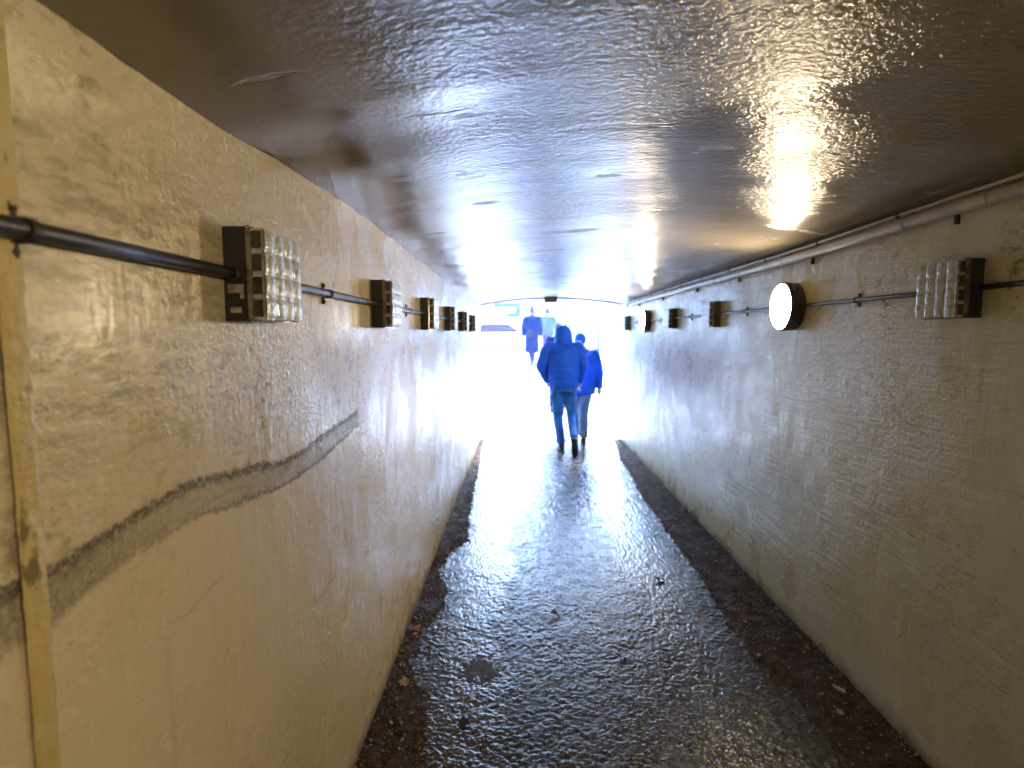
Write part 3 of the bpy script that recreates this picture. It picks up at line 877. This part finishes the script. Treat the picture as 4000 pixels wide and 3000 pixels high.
SCRAPES = [([(-0.398, 1.271), (-0.453, 1.405), (-0.512, 1.52), (-0.554, 1.627), (-0.574, 1.786), (-0.562, 1.878)], 0.004, 'longest curved pale scrape in the ceiling paint above the left wall lights'), ([(-0.471, 1.306), (-0.484, 1.415), (-0.491, 1.484)], 0.004, 'short pale scrape forking off the longest curved ceiling scrape'), ([(-0.621, 1.447), (-0.648, 1.557), (-0.663, 1.67)], 0.003, 'pale curved scrape nearer the left wall than the longest ceiling scrape'), ([(-0.706, 1.355), (-0.708, 1.417), (-0.7, 1.492)], 0.003, 'pale scrape in the ceiling paint closest to the left wall'), ([(-0.611, 1.482), (-0.597, 1.584), (-0.572, 1.627)], 0.003, 'faint pale scrape running between the two bigger ceiling scrapes')]
for pts, w, lab in SCRAPES: scrape(pts, w, lab)

# dark box at the crown of the far mouth
bm = bmesh.new(); add_box(bm, 0.355, 0.555, YF - 0.12, YF - 0.0, 2.128, 2.212, .006)
jb = from_bm("junction_box", bm, MAT['dark_box']); tag(jb, "small dark box fixed under the crown of the far mouth", "box")

# puddle on the path
pud = [(-.337, 2.67), (-.317, 2.785), (-.25, 2.76), (-.211, 2.714), (-.15, 2.72), (-.102, 2.66), (-.085, 2.60), (-.075, 2.556), (-.11, 2.50), (-.154, 2.445), (-.21, 2.47), (-.271, 2.503), (-.33, 2.56)]
bm = bmesh.new(); cx, cy = -.2, 2.62; n = 90; ring = []
for i in range(n):
    a = 2 * math.pi * i / n; d = Vector((math.cos(a), math.sin(a)))
    rr = 0.135 + .03 * nz(math.cos(a) * 2, math.sin(a) * 2, 3) + .035 * nz(math.cos(a) * 6, math.sin(a) * 7, 3) + .022 * nz(math.cos(a) * 18, math.sin(a) * 18, 1)
    ring.append(bm.verts.new((cx + d.x * rr * 1.12, cy + d.y * rr * 1.25, -0.0030)))
bm.faces.new(ring)
wm = M("still_puddle_water"); wm.set(color=(0.02, 0.018, 0.016), rough=0.03, spec=0.25)
o = from_bm("puddle", bm, wm.m); tag(o, "small dark still puddle on the left of the path", kind='structure')
for p in o.data.polygons:
    if p.normal.z < 0: o.data.flip_normals(); break

# fallen leaves and stones
def leaf(x, y, z, s, rot, mat, label, tilt=0.2):
    bm = bmesh.new(); rg = random.Random(int(x * 1000) + 7)
    out = [(0, -.5), (.18, -.38), (.42, -.36), (.30, -.12), (.50, .08), (.26, .16), (.20, .42), (0, .58), (-.18, .38), (-.30, .20), (-.52, .04), (-.28, -.10), (-.40, -.34), (-.14, -.36)]
    c = bm.verts.new((0, 0, .06 * s))
    vs = [bm.verts.new((a * s * (1 + rg.uniform(-.12, .12)), b * s, rg.uniform(0, .22) * s)) for a, b in out]
    for i in range(len(vs)): bm.faces.new((c, vs[i], vs[(i + 1) % len(vs)]))
    o = from_bm("fallen_leaf", bm, mat)
    o.location = (x, y, z); o.rotation_euler = (tilt, rg.uniform(-.2, .2), rot)
    sm = o.modifiers.new("thick", 'SOLIDIFY'); sm.thickness = 0.0008
    tag(o, label, "leaf", "fallen leaves on the path edges")
lt, lr, lp, ld = (simple("tan_leaf", (0.42, 0.27, 0.15), .5), simple("red_brown_leaf", (0.24, 0.09, 0.05), .4), simple("pale_leaf", (0.62, 0.50, 0.36), .55), simple("dark_wet_leaf", (0.035, 0.025, 0.02), .25))
leaf(-.545, 2.50, .022, .055, .4, lt, "tan curled leaf on the left silt near the wall foot")
leaf(-.585, 2.98, .022, .060, 1.9, lr, "red brown leaf at the foot of the left wall beyond the tan one")
leaf(-.575, 2.93, .020, .035, 3.1, lt, "small tan leaf beside the red brown one at the left wall")
leaf(1.462, 2.47, .024, .060, 1.1, lp, "pale cream leaf on the right silt against the wall")
leaf(1.500, 2.93, .024, .045, 2.1, lr, "red brown leaf at the foot of the right wall beyond the pale one")
leaf(1.380, 2.32, .022, .035, .2, lt, "small tan leaf on the right silt nearer than the pale leaf")
leaf(.206, 3.18, .006, .070, .7, ld, "dark wet leaf flat on the middle of the path")
leaf(.934, 3.66, .006, .070, 2.7, ld, "dark wet leaf flat on the right of the path")
leaf(-.24, 2.25, .006, .055, .3, ld, "dark wet leaf on the path just nearer than the puddle")
leaf(.52, 2.75, .006, .050, 1.4, ld, "dark wet leaf near the crown of the path, right of the puddle")
# loose stones and leaf crumbs on the silt
bm = bmesh.new(); rg = random.Random(12)
def bank(side, y):
    return interp(dirtR if side > 0 else dirtL, y)
for k in range(2300):
    side = rg.choice((-1, 1)); y = 1.7 + rg.random() ** 1.6 * 5.5
    w = bank(side, y) + .02
    d = w * rg.random() ** 1.2
    x = (XR - d) if side > 0 else (XL + d)
    s = rg.uniform(.002, .007) * (1.8 if rg.random() < .06 else 1)
    z = .016 * (1 - d / (w + .01)) + .004
    m4 = Matrix.Translation((x, y, z + s * .5)) @ Matrix.Rotation(rg.uniform(0, 6), 4, Vector((rg.random(), rg.random(), rg.random())).normalized()) @ Matrix.Diagonal((s, s * rg.uniform(.6, 1.4), s * .6, 1))
    bmesh.ops.create_icosphere(bm, subdivisions=1, radius=1, matrix=m4)
gm = M("mixed_grit"); gm.set(color=gm.mix(gm.ramp(gm.noise(45, 2, .5), .42, .62), (0.05, 0.033, 0.026), (0.46, 0.36, 0.29)), rough=.5)
tag(from_bm("grit", bm, gm.m), "loose grit and leaf crumbs on the silt along both walls", kind='stuff')

# ------------------------------------------------------------------ people
def remeshed(name, chains, voxel, mat, parent, smooth_it=3, disp=None, factor=0.6):
    """chains = [[(centre, rx, ry, dir)...]...]: closed lofts fused into one continuous skin"""
    bm = bmesh.new()
    for ch in chains:
        n = 20; rings = []
        for i, (c, rx, ry) in enumerate(ch):
            c = Vector(c)
            d = Vector(ch[min(i + 1, len(ch) - 1)][0]) - Vector(ch[max(i - 1, 0)][0])
            if d.length < 1e-6: d = Vector((0, 0, 1))
            up = Vector((0, 1, 0)) if abs(d.normalized().y) < .85 else Vector((0, 0, 1))
            rings.append([bm.verts.new(p) for p in ring_pts(c, d, rx, n, ry, up)])
        for a, b in zip(rings, rings[1:]):
            for i in range(n): bm.faces.new((a[i], a[(i + 1) % n], b[(i + 1) % n], b[i]))
        for rgk, s in ((0, -1), (-1, 1)):
            c = Vector(ch[rgk][0]); d = (Vector(ch[rgk][0]) - Vector(ch[1 if rgk == 0 else -2][0])).normalized()
            tip = bm.verts.new(c + d * min(ch[rgk][1], ch[rgk][2]) * .45)
            rr = rings[rgk]
            for i in range(n): bm.faces.new((rr[i], rr[(i + 1) % n], tip))
    bmesh.ops.recalc_face_normals(bm, faces=bm.faces)
    me = bpy.data.meshes.new(name); bm.to_mesh(me); bm.free()
    tmp = bpy.data.objects.new("tmp", me); COL.objects.link(tmp)
    a = tmp.modifiers.new("r", 'REMESH'); a.mode = 'VOXEL'; a.voxel_size = voxel
    b = tmp.modifiers.new("s", 'SMOOTH'); b.iterations = smooth_it; b.factor = factor
    dg = bpy.context.evaluated_depsgraph_get(); dg.update()
    me2 = bpy.data.meshes.new_from_object(tmp.evaluated_get(dg))
    bpy.data.objects.remove(tmp); bpy.data.meshes.remove(me)
    me2.name = name; me2.materials.clear()
    if disp:
        nrm = [v.normal.copy() for v in me2.vertices]
        for v, nn in zip(me2.vertices, nrm): v.co += nn * disp(v.co)
    return link(name, me2, mat, parent, True)

def limb(p, q, r0, r1, n=5, bul=0.0):
    p, q = Vector(p), Vector(q)
    return [(p.lerp(q, i / n), lerp(r0, r1, i / n) * (1 + bul * math.sin(math.pi * i / n)), lerp(r0, r1, i / n) * (1 + bul * math.sin(math.pi * i / n))) for i in range(n + 1)]
def hand(wrist, d, inner, s=1.0):
    """palm and five bent fingers as chains; d = pointing direction, inner = towards the thumb side"""
    w = Vector(wrist); d = Vector(d).normalized(); t = Vector(inner).normalized(); nrm = d.cross(t).normalized()
    ch = [[(w, .026 * s, .020 * s), (w + d * .03 * s, .036 * s, .015 * s), (w + d * .07 * s, .040 * s, .014 * s), (w + d * .088 * s, .036 * s, .012 * s)]]
    for k, L in enumerate((.066, .074, .070, .054)):
        b = w + d * .080 * s + t * ((.028 - .0185 * k) * s)
        m_ = b + d * L * .55 * s + nrm * .010 * s
        e = m_ + d * L * .38 * s + nrm * .026 * s
        ch.append([(b, .0092 * s, .0092 * s), (m_, .0085 * s, .0085 * s), (e, .0072 * s, .0072 * s)])
    b = w + d * .028 * s + t * .026 * s
    ch.append([(b, .013 * s, .013 * s), (b + d * .030 * s + t * .020 * s, .0105 * s, .0105 * s), (b + d * .056 * s + t * .022 * s + nrm * .012 * s, .0082 * s, .0082 * s)])
    return ch
def head_chains(c, s=1.0, face=Vector((0, 1, 0))):
    """head about c (centre of skull), facing 'face' """
    c = Vector(c); f = Vector(face).normalized(); sd = f.cross(Vector((0, 0, 1))).normalized()
    Z = Vector((0, 0, 1))
    ch = [[(c + Z * -.105 * s + f * .030 * s, .036 * s, .040 * s), (c + Z * -.075 * s + f * .022 * s, .058 * s, .068 * s), (c + Z * -.03 * s + f * .008 * s, .070 * s, .086 * s),
           (c + Z * .02 * s, .075 * s, .094 * s), (c + Z * .065 * s - f * .006 * s, .068 * s, .085 * s), (c + Z * .100 * s - f * .008 * s, .044 * s, .056 * s), (c + Z * .112 * s - f * .008 * s, .020 * s, .026 * s)]]
    ch.append([(c + f * .088 * s + Z * .012 * s, .008 * s, .008 * s), (c + f * .104 * s - Z * .022 * s, .014 * s, .012 * s), (c + f * .092 * s - Z * .032 * s, .015 * s, .010 * s)])
    for sg in (-1, 1):
        e = c + sd * sg * .077 * s - f * .004 * s
        ch.append([(e + Z * -.028 * s, .008 * s, .012 * s), (e + Z * 0.0 * s + sd * sg * .006 * s, .009 * s, .018 * s), (e + Z * .026 * s + sd * sg * .006 * s, .008 * s, .014 * s)])
    ch.append([(c + f * .080 * s - Z * .062 * s - sd * .02 * s, .007 * s, .006 * s), (c + f * .090 * s - Z * .060 * s, .009 * s, .008 * s), (c + f * .080 * s - Z * .062 * s + sd * .02 * s, .007 * s, .006 * s)])
    return ch

def shoe(P, ankle, toe_dir, mat, sole, s=1.0, up=None):
    """shoe under an ankle point; toe_dir may point down for a lifted foot"""
    a = Vector(ankle); t = Vector(toe_dir).normalized()
    u = Vector(up).normalized() if up else Vector((0, 0, 1))
    heel = a - t * .055 * s - u * .062 * s
    ch = [[(heel, .036 * s, .034 * s), (heel + t * .07 * s, .041 * s, .038 * s), (heel + t * .14 * s - u * .006 * s, .046 * s, .030 * s), (heel + t * .21 * s - u * .012 * s, .045 * s, .024 * s), (heel + t * .25 * s - u * .014 * s, .030 * s, .018 * s)],
          [(a + u * .01 * s, .046 * s, .046 * s), (a - u * .05 * s - t * .01 * s, .044 * s, .044 * s)]]
    sh = remeshed("shoe", ch, .008, mat, P, 2)
    bm = bmesh.new(); sd = t.cross(u).normalized(); pr = []
    for (l, w) in ((-.036, .022), (-.02, .035), (.05, .036), (.12, .044), (.19, .047), (.24, .038), (.262, .016)): pr.append((l, w))
    pts = [heel + t * l * s + sd * w * s - u * .030 * s for l, w in pr] + [heel + t * l * s - sd * w * s - u * .030 * s for l, w in reversed(pr)]
    A = [bm.verts.new(p) for p in pts]; B = [bm.verts.new(p - u * .016 * s) for p in pts]
    bm.faces.new(A); bm.faces.new(B[::-1])
    for i in range(len(A)): bm.faces.new((A[i], B[i], B[(i + 1) % len(A)], A[(i + 1) % len(A)]))
    from_bm("sole", bm, sole, sh)

def cloth(name, col, rough=0.75, fold=(9, .006), var=.18, **k):
    m = M(name)
    c = m.mix(m.ramp(m.noise(5, 4), .35, .65), tuple(x * (1 - var) for x in col), tuple(min(1, x * (1 + var)) for x in col))
    h = m.math('ADD', m.noise(fold[0], 3), m.math('MULTIPLY', m.noise(180, 2), .12))
    m.bump(h, fold[1] * 2); m.set(color=c, rough=rough, **k)
    return m.m
MAT['skin'] = cloth("skin", (0.55, 0.36, 0.30), .5, (20, .001), .08)
MAT['puffer'] = cloth("navy_blue_puffer", (0.003, 0.095, 0.92), .6, spec=.15)  # strong blue of the lens glare put into the cloth colour
MAT['denim'] = cloth("blue_denim", (0.010, 0.17, 0.90), .8, (14, .008), .3)  # denim blue heightened to include the lens glare
MAT['blue_wool'] = cloth("bright_blue_coat", (0.002, 0.10, 0.55), .7, spec=.15)  # coat blue carries painted lens glare
MAT['grey_trouser'] = cloth("grey_brown_trousers", (0.10, 0.19, 0.27), .8)  # grey brown cloth tinted with the blue of the glare
MAT['teal_knit'] = cloth("teal_knit_hat", (0.002, 0.13, 0.44), .8, (60, .002))  # glare blue mixed into the hat colour
MAT['shoe'] = simple("dark_shoe_leather", (0.012, 0.022, 0.06), .4)
MAT['sole'] = simple("dark_sole", (0.008, 0.012, 0.035), .7)
MAT['pale_scarf'] = cloth("pale_scarf", (0.12, 0.08, 0.13), .8)
MAT['pale_cuff'] = cloth("pale_lilac_knit", (0.45, 0.45, 0.70), .8)

def torso(hem, waist, chest, sh, w_hem, w_chest, w_sh, dep, lean, cx=0.0):
    """loft of a jacket or coat from hem to neck; lean = forward offset of the shoulders"""
    out = []
    for t, z, w, d in ((0, hem, w_hem, dep * .92), (.25, lerp(hem, waist, .8), w_hem * .97, dep * .93), (.5, lerp(waist, chest, .6), lerp(w_hem, w_chest, .7), dep),
                       (.72, chest, w_chest, dep), (.86, lerp(chest, sh, .6), w_sh, dep * .88), (.95, sh, w_sh * .80, dep * .62), (1.0, sh + .05, w_sh * .42, dep * .5)):
        out.append(((cx, lean * t * t, z), w, d))
    return out

# --- hooded walker in the navy puffer
P = empty("person", (0.600, 7.88, 0.0)); P1 = P
tag(P, "person walking away in dark blue hooded puffer jacket and blue jeans, nearest of the walkers", "person")
SH = [(-.215, .06, 1.47), (.215, .06, 1.47)]
ELB = [(-.315, .03, 1.20), (.275, .03, 1.19)]
WR = [(-.215, .10, .985), (.235, .12, .975)]
hip = [(-.085, 0, .90), (.095, 0, .90)]
kneeA, ankA = (-.078, .05, .50), (-.024, -.015, .100)
kneeB, ankB = (.110, .02, .50), (.125, -.30, .215)
body = [[((0, 0, .88), .15, .11), ((0, .01, 1.05), .135, .10), ((0, .03, 1.25), .16, .115), ((0, .06, 1.42), .17, .10), ((0, .09, 1.50), .075, .07), ((0, .14, 1.56), .055, .055), ((0, .17, 1.60), .05, .05)]]
for i in (0, 1):
    body.append(limb(SH[i], ELB[i], .055, .043)); body.append(limb(ELB[i], WR[i], .043, .028))
body.append(limb(hip[0], kneeA, .085, .056)); body.append(limb(kneeA, ankA, .055, .038, bul=.12))
body.append(limb(hip[1], kneeB, .085, .056)); body.append(limb(kneeB, ankB, .055, .038, bul=.12))
body += head_chains((0, .22, 1.645), 1.0, Vector((0, 1, -.35)))
body += hand(WR[0], (.35, .25, -1), (.3, 1, 0)); body += hand(WR[1], (-.1, .25, -1), (-.3, 1, 0))
remeshed("body", body, .0075, MAT['skin'], P, 2)
quilt = lambda co: .007 * (abs(math.sin(math.pi * co.z / .085)) ** .45 - .6) + .004 * nz(co.x * 9, co.y * 9, co.z * 9)
jk = [torso(.905, 1.02, 1.32, 1.49, .205, .225, .220, .165, .07)]
for i in (0, 1):
    s = SH[i]; jk.append([((s[0] * .6, s[1], s[2] - .02), .09, .09)] + limb(s, ELB[i], .088, .078) + limb(ELB[i], WR[i], .076, .056)[1:])
jo1 = remeshed("jacket", jk, .011, MAT['puffer'], P, 4, quilt)
hood = [[((0, .02, 1.455), .135, .105), ((0, .045, 1.50), .138, .12), ((0, .08, 1.56), .134, .135), ((0, .11, 1.62), .128, .140), ((0, .135, 1.68), .122, .136), ((0, .15, 1.722), .102, .115), ((0, .16, 1.745), .072, .080)]]
remeshed("hood", hood, .010, MAT['puffer'], P, 3, lambda co: .004 * nz(co.x * 14, co.y * 14, co.z * 14))
tr_ = [[((0, 0, .86), .165, .135), ((0, 0, .93), .16, .13)],
       [((-.082, 0, .92), .105, .120)] + limb((-.088, 0, .84), (kneeA[0], kneeA[1], .52), .102, .070) + limb(kneeA, (ankA[0], ankA[1], .115), .070, .058)[1:],
       [((.088, 0, .92), .105, .120)] + limb((.092, 0, .84), kneeB, .098, .066) + limb(kneeB, (ankB[0] - .003, ankB[1] + .01, .235), .064, .056)[1:]]
fold = lambda co: .010 * nz(co.x * 10, co.y * 10, co.z * 16) + .005 * nz(co.x * 26, co.y * 26, co.z * 34)
remeshed("jeans", tr_, .011, MAT['denim'], P, 3, fold)
shoe(P, (ankA[0], ankA[1], .108), (-.08, 1, 0), MAT['shoe'], MAT['sole'])
shoe(P, ankB, (.10, .42, -1), MAT['shoe'], MAT['sole'], 1.0, (0, .95, .40))
for i in (0, 1):
    remeshed("cuff", [[((Vector(WR[i]) + Vector((0, 0, .012))), .046, .046), ((Vector(WR[i]) + Vector((0, .005, -.030))), .042, .042)]], .008, MAT['pale_cuff'], P, 2)

# --- companion in bright blue coat and teal knitted hat
P = empty("person", (0.945, 8.56, 0.0))
tag(P, "person in bright blue coat and teal knitted hat walking right of the hooded walker", "person")
SH = [(-.19, .03, 1.36), (.185, .03, 1.36)]; ELB = [(-.25, .00, 1.09), (.245, -.01, 1.08)]; WR = [(-.24, .08, .87), (.255, .03, .83)]
kA, aA = (-.075, .12, .47), (-.075, .20, .105); kB, aB = (.010, .0, .47), (.010, -.11, .105)
body = [[((0, 0, .84), .14, .11), ((0, .01, 1.0), .13, .10), ((0, .02, 1.18), .15, .11), ((0, .03, 1.34), .155, .10), ((0, .04, 1.41), .07, .065), ((-.01, .055, 1.47), .05, .05), ((-.02, .06, 1.51), .048, .048)]]
for i in (0, 1): body.append(limb(SH[i], ELB[i], .05, .04)); body.append(limb(ELB[i], WR[i], .04, .026))
body += [limb((-.08, 0, .85), kA, .08, .052), limb(kA, aA, .052, .036, bul=.12), limb((.07, 0, .85), kB, .08, .052), limb(kB, aB, .052, .036, bul=.12)]
body += head_chains((-.045, .075, 1.555), .96, Vector((-.75, .75, -.15)))
body += hand(WR[0], (0, .2, -1), (.3, 1, 0)); body += hand(WR[1], (0, .1, -1), (-.4, 1, 0))
remeshed("body", body, .0075, MAT['skin'], P, 2)
jk = [torso(.75, .95, 1.22, 1.385, .20, .200, .195, .150, .03)]
for i in (0, 1):
    s = SH[i]; jk.append([((s[0] * .6, s[1], s[2] - .02), .08, .08)] + limb(s, ELB[i], .076, .066) + limb(ELB[i], WR[i], .066, .052)[1:])
remeshed("coat", jk, .011, MAT['blue_wool'], P, 4, lambda co: .009 * nz(co.x * 7, co.y * 7, co.z * 8))
remeshed("scarf", [[((-.005, .035, 1.395), .088, .082), ((-.012, .045, 1.425), .082, .078), ((-.02, .05, 1.455), .072, .070)]], .009, MAT['pale_cuff'], P, 2, fold)
remeshed("knitted_hat", [[((-.042, .062, 1.52), .080, .090), ((-.040, .064, 1.56), .090, .103), ((-.038, .066, 1.61), .086, .098), ((-.036, .068, 1.655), .062, .074), ((-.036, .068, 1.675), .030, .035)]], .009, MAT['teal_knit'], P, 2)
tr_ = [[((0, 0, .80), .155, .13), ((0, 0, .88), .15, .125)],
       limb((-.08, 0, .84), kA, .098, .078) + limb(kA, (aA[0], aA[1], .10), .078, .068)[1:],
       limb((.065, 0, .84), kB, .098, .082) + limb(kB, (aB[0], aB[1], .10), .080, .070)[1:]]
remeshed("trousers", tr_, .011, MAT['grey_trouser'], P, 3, fold)
shoe(P, (aA[0], aA[1], .108), (0, 1, 0), MAT['shoe'], MAT['sole'], .95); shoe(P, (aB[0], aB[1], .108), (0.05, 1, 0), MAT['shoe'], MAT['sole'], .95)

def far_person(loc, s, mats, coat_hem, hairfn, label, legs, arms_in=0.0, extra=None, sleeves=True, w=1.0, dark_legs=None):
    P = empty("person", loc); P.scale = (s, s, s); tag(P, label, "person")
    SH = [(-.18 * w, 0, 1.40), (.18 * w, 0, 1.40)]; ELB = [(-.245 * w, -.02, 1.12), (.245 * w, .0, 1.12)]; WR = [(-.235 * w, .06, .88), (.235 * w, .08, .88)]
    (kA, aA), (kB, aB) = legs
    body = [[((0, 0, .86), .14, .11), ((0, .01, 1.03), .125, .10), ((0, .02, 1.22), .15, .11), ((0, .02, 1.38), .155, .095), ((0, .02, 1.45), .065, .06), ((0, .03, 1.53), .048, .048)]]
    for i in (0, 1): body.append(limb(SH[i], ELB[i], .048, .038)); body.append(limb(ELB[i], WR[i], .038, .026)); body += hand(WR[i], (0, .15, -1), ((1, -1)[i] * .3, 1, 0))
    body += [limb((-.08, 0, .87), kA, .08, .052), limb(kA, aA, .052, .034, bul=.15), limb((.08, 0, .87), kB, .08, .052), limb(kB, aB, .052, .034, bul=.15)]
    body += head_chains((0, .04, 1.585), .97)
    remeshed("body", body, .009, MAT['skin'], P, 2)
    jk = [torso(coat_hem, 1.0, 1.25, 1.42, .185 * w, .19 * w, .185 * w, .14, .02)]
    for i in (0, 1):
        q = SH[i]; jk.append([((q[0] * .6, q[1], q[2] - .02), .075, .075)] + limb(q, ELB[i], .070, .060) + limb(ELB[i], WR[i], .060, .048)[1:])
    remeshed("coat", jk, .013, mats[0], P, 4, lambda co: .009 * nz(co.x * 7, co.y * 7, co.z * 8))
    tl = [[((0, 0, .84), .15, .125), ((0, 0, .90), .145, .12)], limb((-.078, 0, .86), kA, .092, .070) + limb(kA, (aA[0], aA[1], aA[2] + .01), .070, .054)[1:],
          limb((.078, 0, .86), kB, .092, .070) + limb(kB, (aB[0], aB[1], aB[2] + .01), .070, .054)[1:]]
    remeshed("trousers", tl, .012, mats[1], P, 3, fold)
    for a in (aA, aB): shoe(P, a, (0, 1, 0), MAT['shoe'], MAT['sole'], .92)
    hairfn(P)
    if extra: extra(P)
    return P
MAT['hair_dark'] = cloth("dark_hair", (0.004, 0.008, 0.02), .5, (40, .004))
MAT['hair_mauve'] = cloth("mauve_hair", (0.03, 0.014, 0.045), .6, (40, .004))
MAT['coat_violet'] = cloth("violet_blue_coat", (0.001, 0.010, 0.065), .8, spec=.1)
MAT['pale_jacket'] = cloth("pale_blue_jacket", (0.045, 0.065, 0.10), .7)
MAT['mauve'] = cloth("mauve_trousers", (0.06, 0.04, 0.10), .8)
MAT['dark_cloth'] = cloth("dark_blue_cloth", (0.002, 0.006, 0.03), .8)
def hair_mesh(P, mat, nm="hair", bun=False, c=(0, .035, 1.60)):
    c = Vector(c)
    ch = [[(c + Vector((0, -.02, -.06)), .072, .080), (c + Vector((0, -.012, 0)), .082, .100), (c + Vector((0, -.01, .06)), .076, .094), (c + Vector((0, -.01, .11)), .045, .058)]]
    if bun: ch.append([(c + Vector((.02, -.04, .10)), .040, .040), (c + Vector((.025, -.045, .15)), .046, .046), (c + Vector((.025, -.045, .185)), .025, .025)])
    remeshed(nm, ch, .009, mat, P, 2)
g = ramp_z
# third walker, hidden in front of the hooded one
def cap3(P):
    hair_mesh(P, MAT['hair_dark'], "cap")
    remeshed("cap_strap", [[((-.035, -.078, 1.565), .010, .010), ((0, -.088, 1.572), .012, .012), ((.035, -.078, 1.565), .010, .010)]], .006, MAT['white_sign'], P, 1)
far_person((0.70, 10.45, g(10.45)), 0.985, (MAT['coat_violet'], MAT['dark_cloth']), .62, cap3, "person in long blue coat and dark cap almost hidden in front of the hooded walker",
           (((-.10, .1, .47), (-.105, .16, .105)), ((.07, .0, .47), (.07, -.12, .105))), w=1.02)
# woman in long coat
def bag4(P):
    remeshed("shoulder_bag", [[((-.05, -.185, .84), .075, .035), ((-.05, -.19, .96), .085, .045), ((-.05, -.185, 1.05), .070, .030)]], .011, MAT['dark_cloth'], P, 2)
    bm = bmesh.new(); add_tube(bm, [(-.12, -.17, 1.05), (-.10, -.155, 1.25), (-.02, -.10, 1.455), (.10, .02, 1.47)], .009, 8); from_bm("bag_strap", bm, MAT['dark_cloth'], P, True)
    remeshed("scarf", [[((0, .015, 1.43), .085, .080), ((.01, .02, 1.48), .082, .085), ((.015, .02, 1.53), .075, .085)]], .010, MAT['pale_scarf'], P, 2, fold)
far_person((0.315, 16.0, g(16.0)), .965, (MAT['coat_violet'], MAT['dark_cloth']), .40, lambda P: hair_mesh(P, MAT['hair_mauve'], "hair", True), "person in long violet blue coat with mauve bun and pale scarf at the ramp top",
           (((-.03, .05, .47), (-.01, .05, .105)), ((.03, -.02, .47), (.03, -.16, .16))), extra=bag4, w=1.08)
far_person((0.80, 17.0, ST_Z), .95, (MAT['pale_jacket'], MAT['mauve']), .86, lambda P: hair_mesh(P, MAT['hair_dark']), "person in pale blue jacket and mauve trousers beside the long violet coat",
           (((-.08, .1, .47), (-.08, .2, .105)), ((.08, .0, .47), (.08, -.14, .12))), w=1.15)
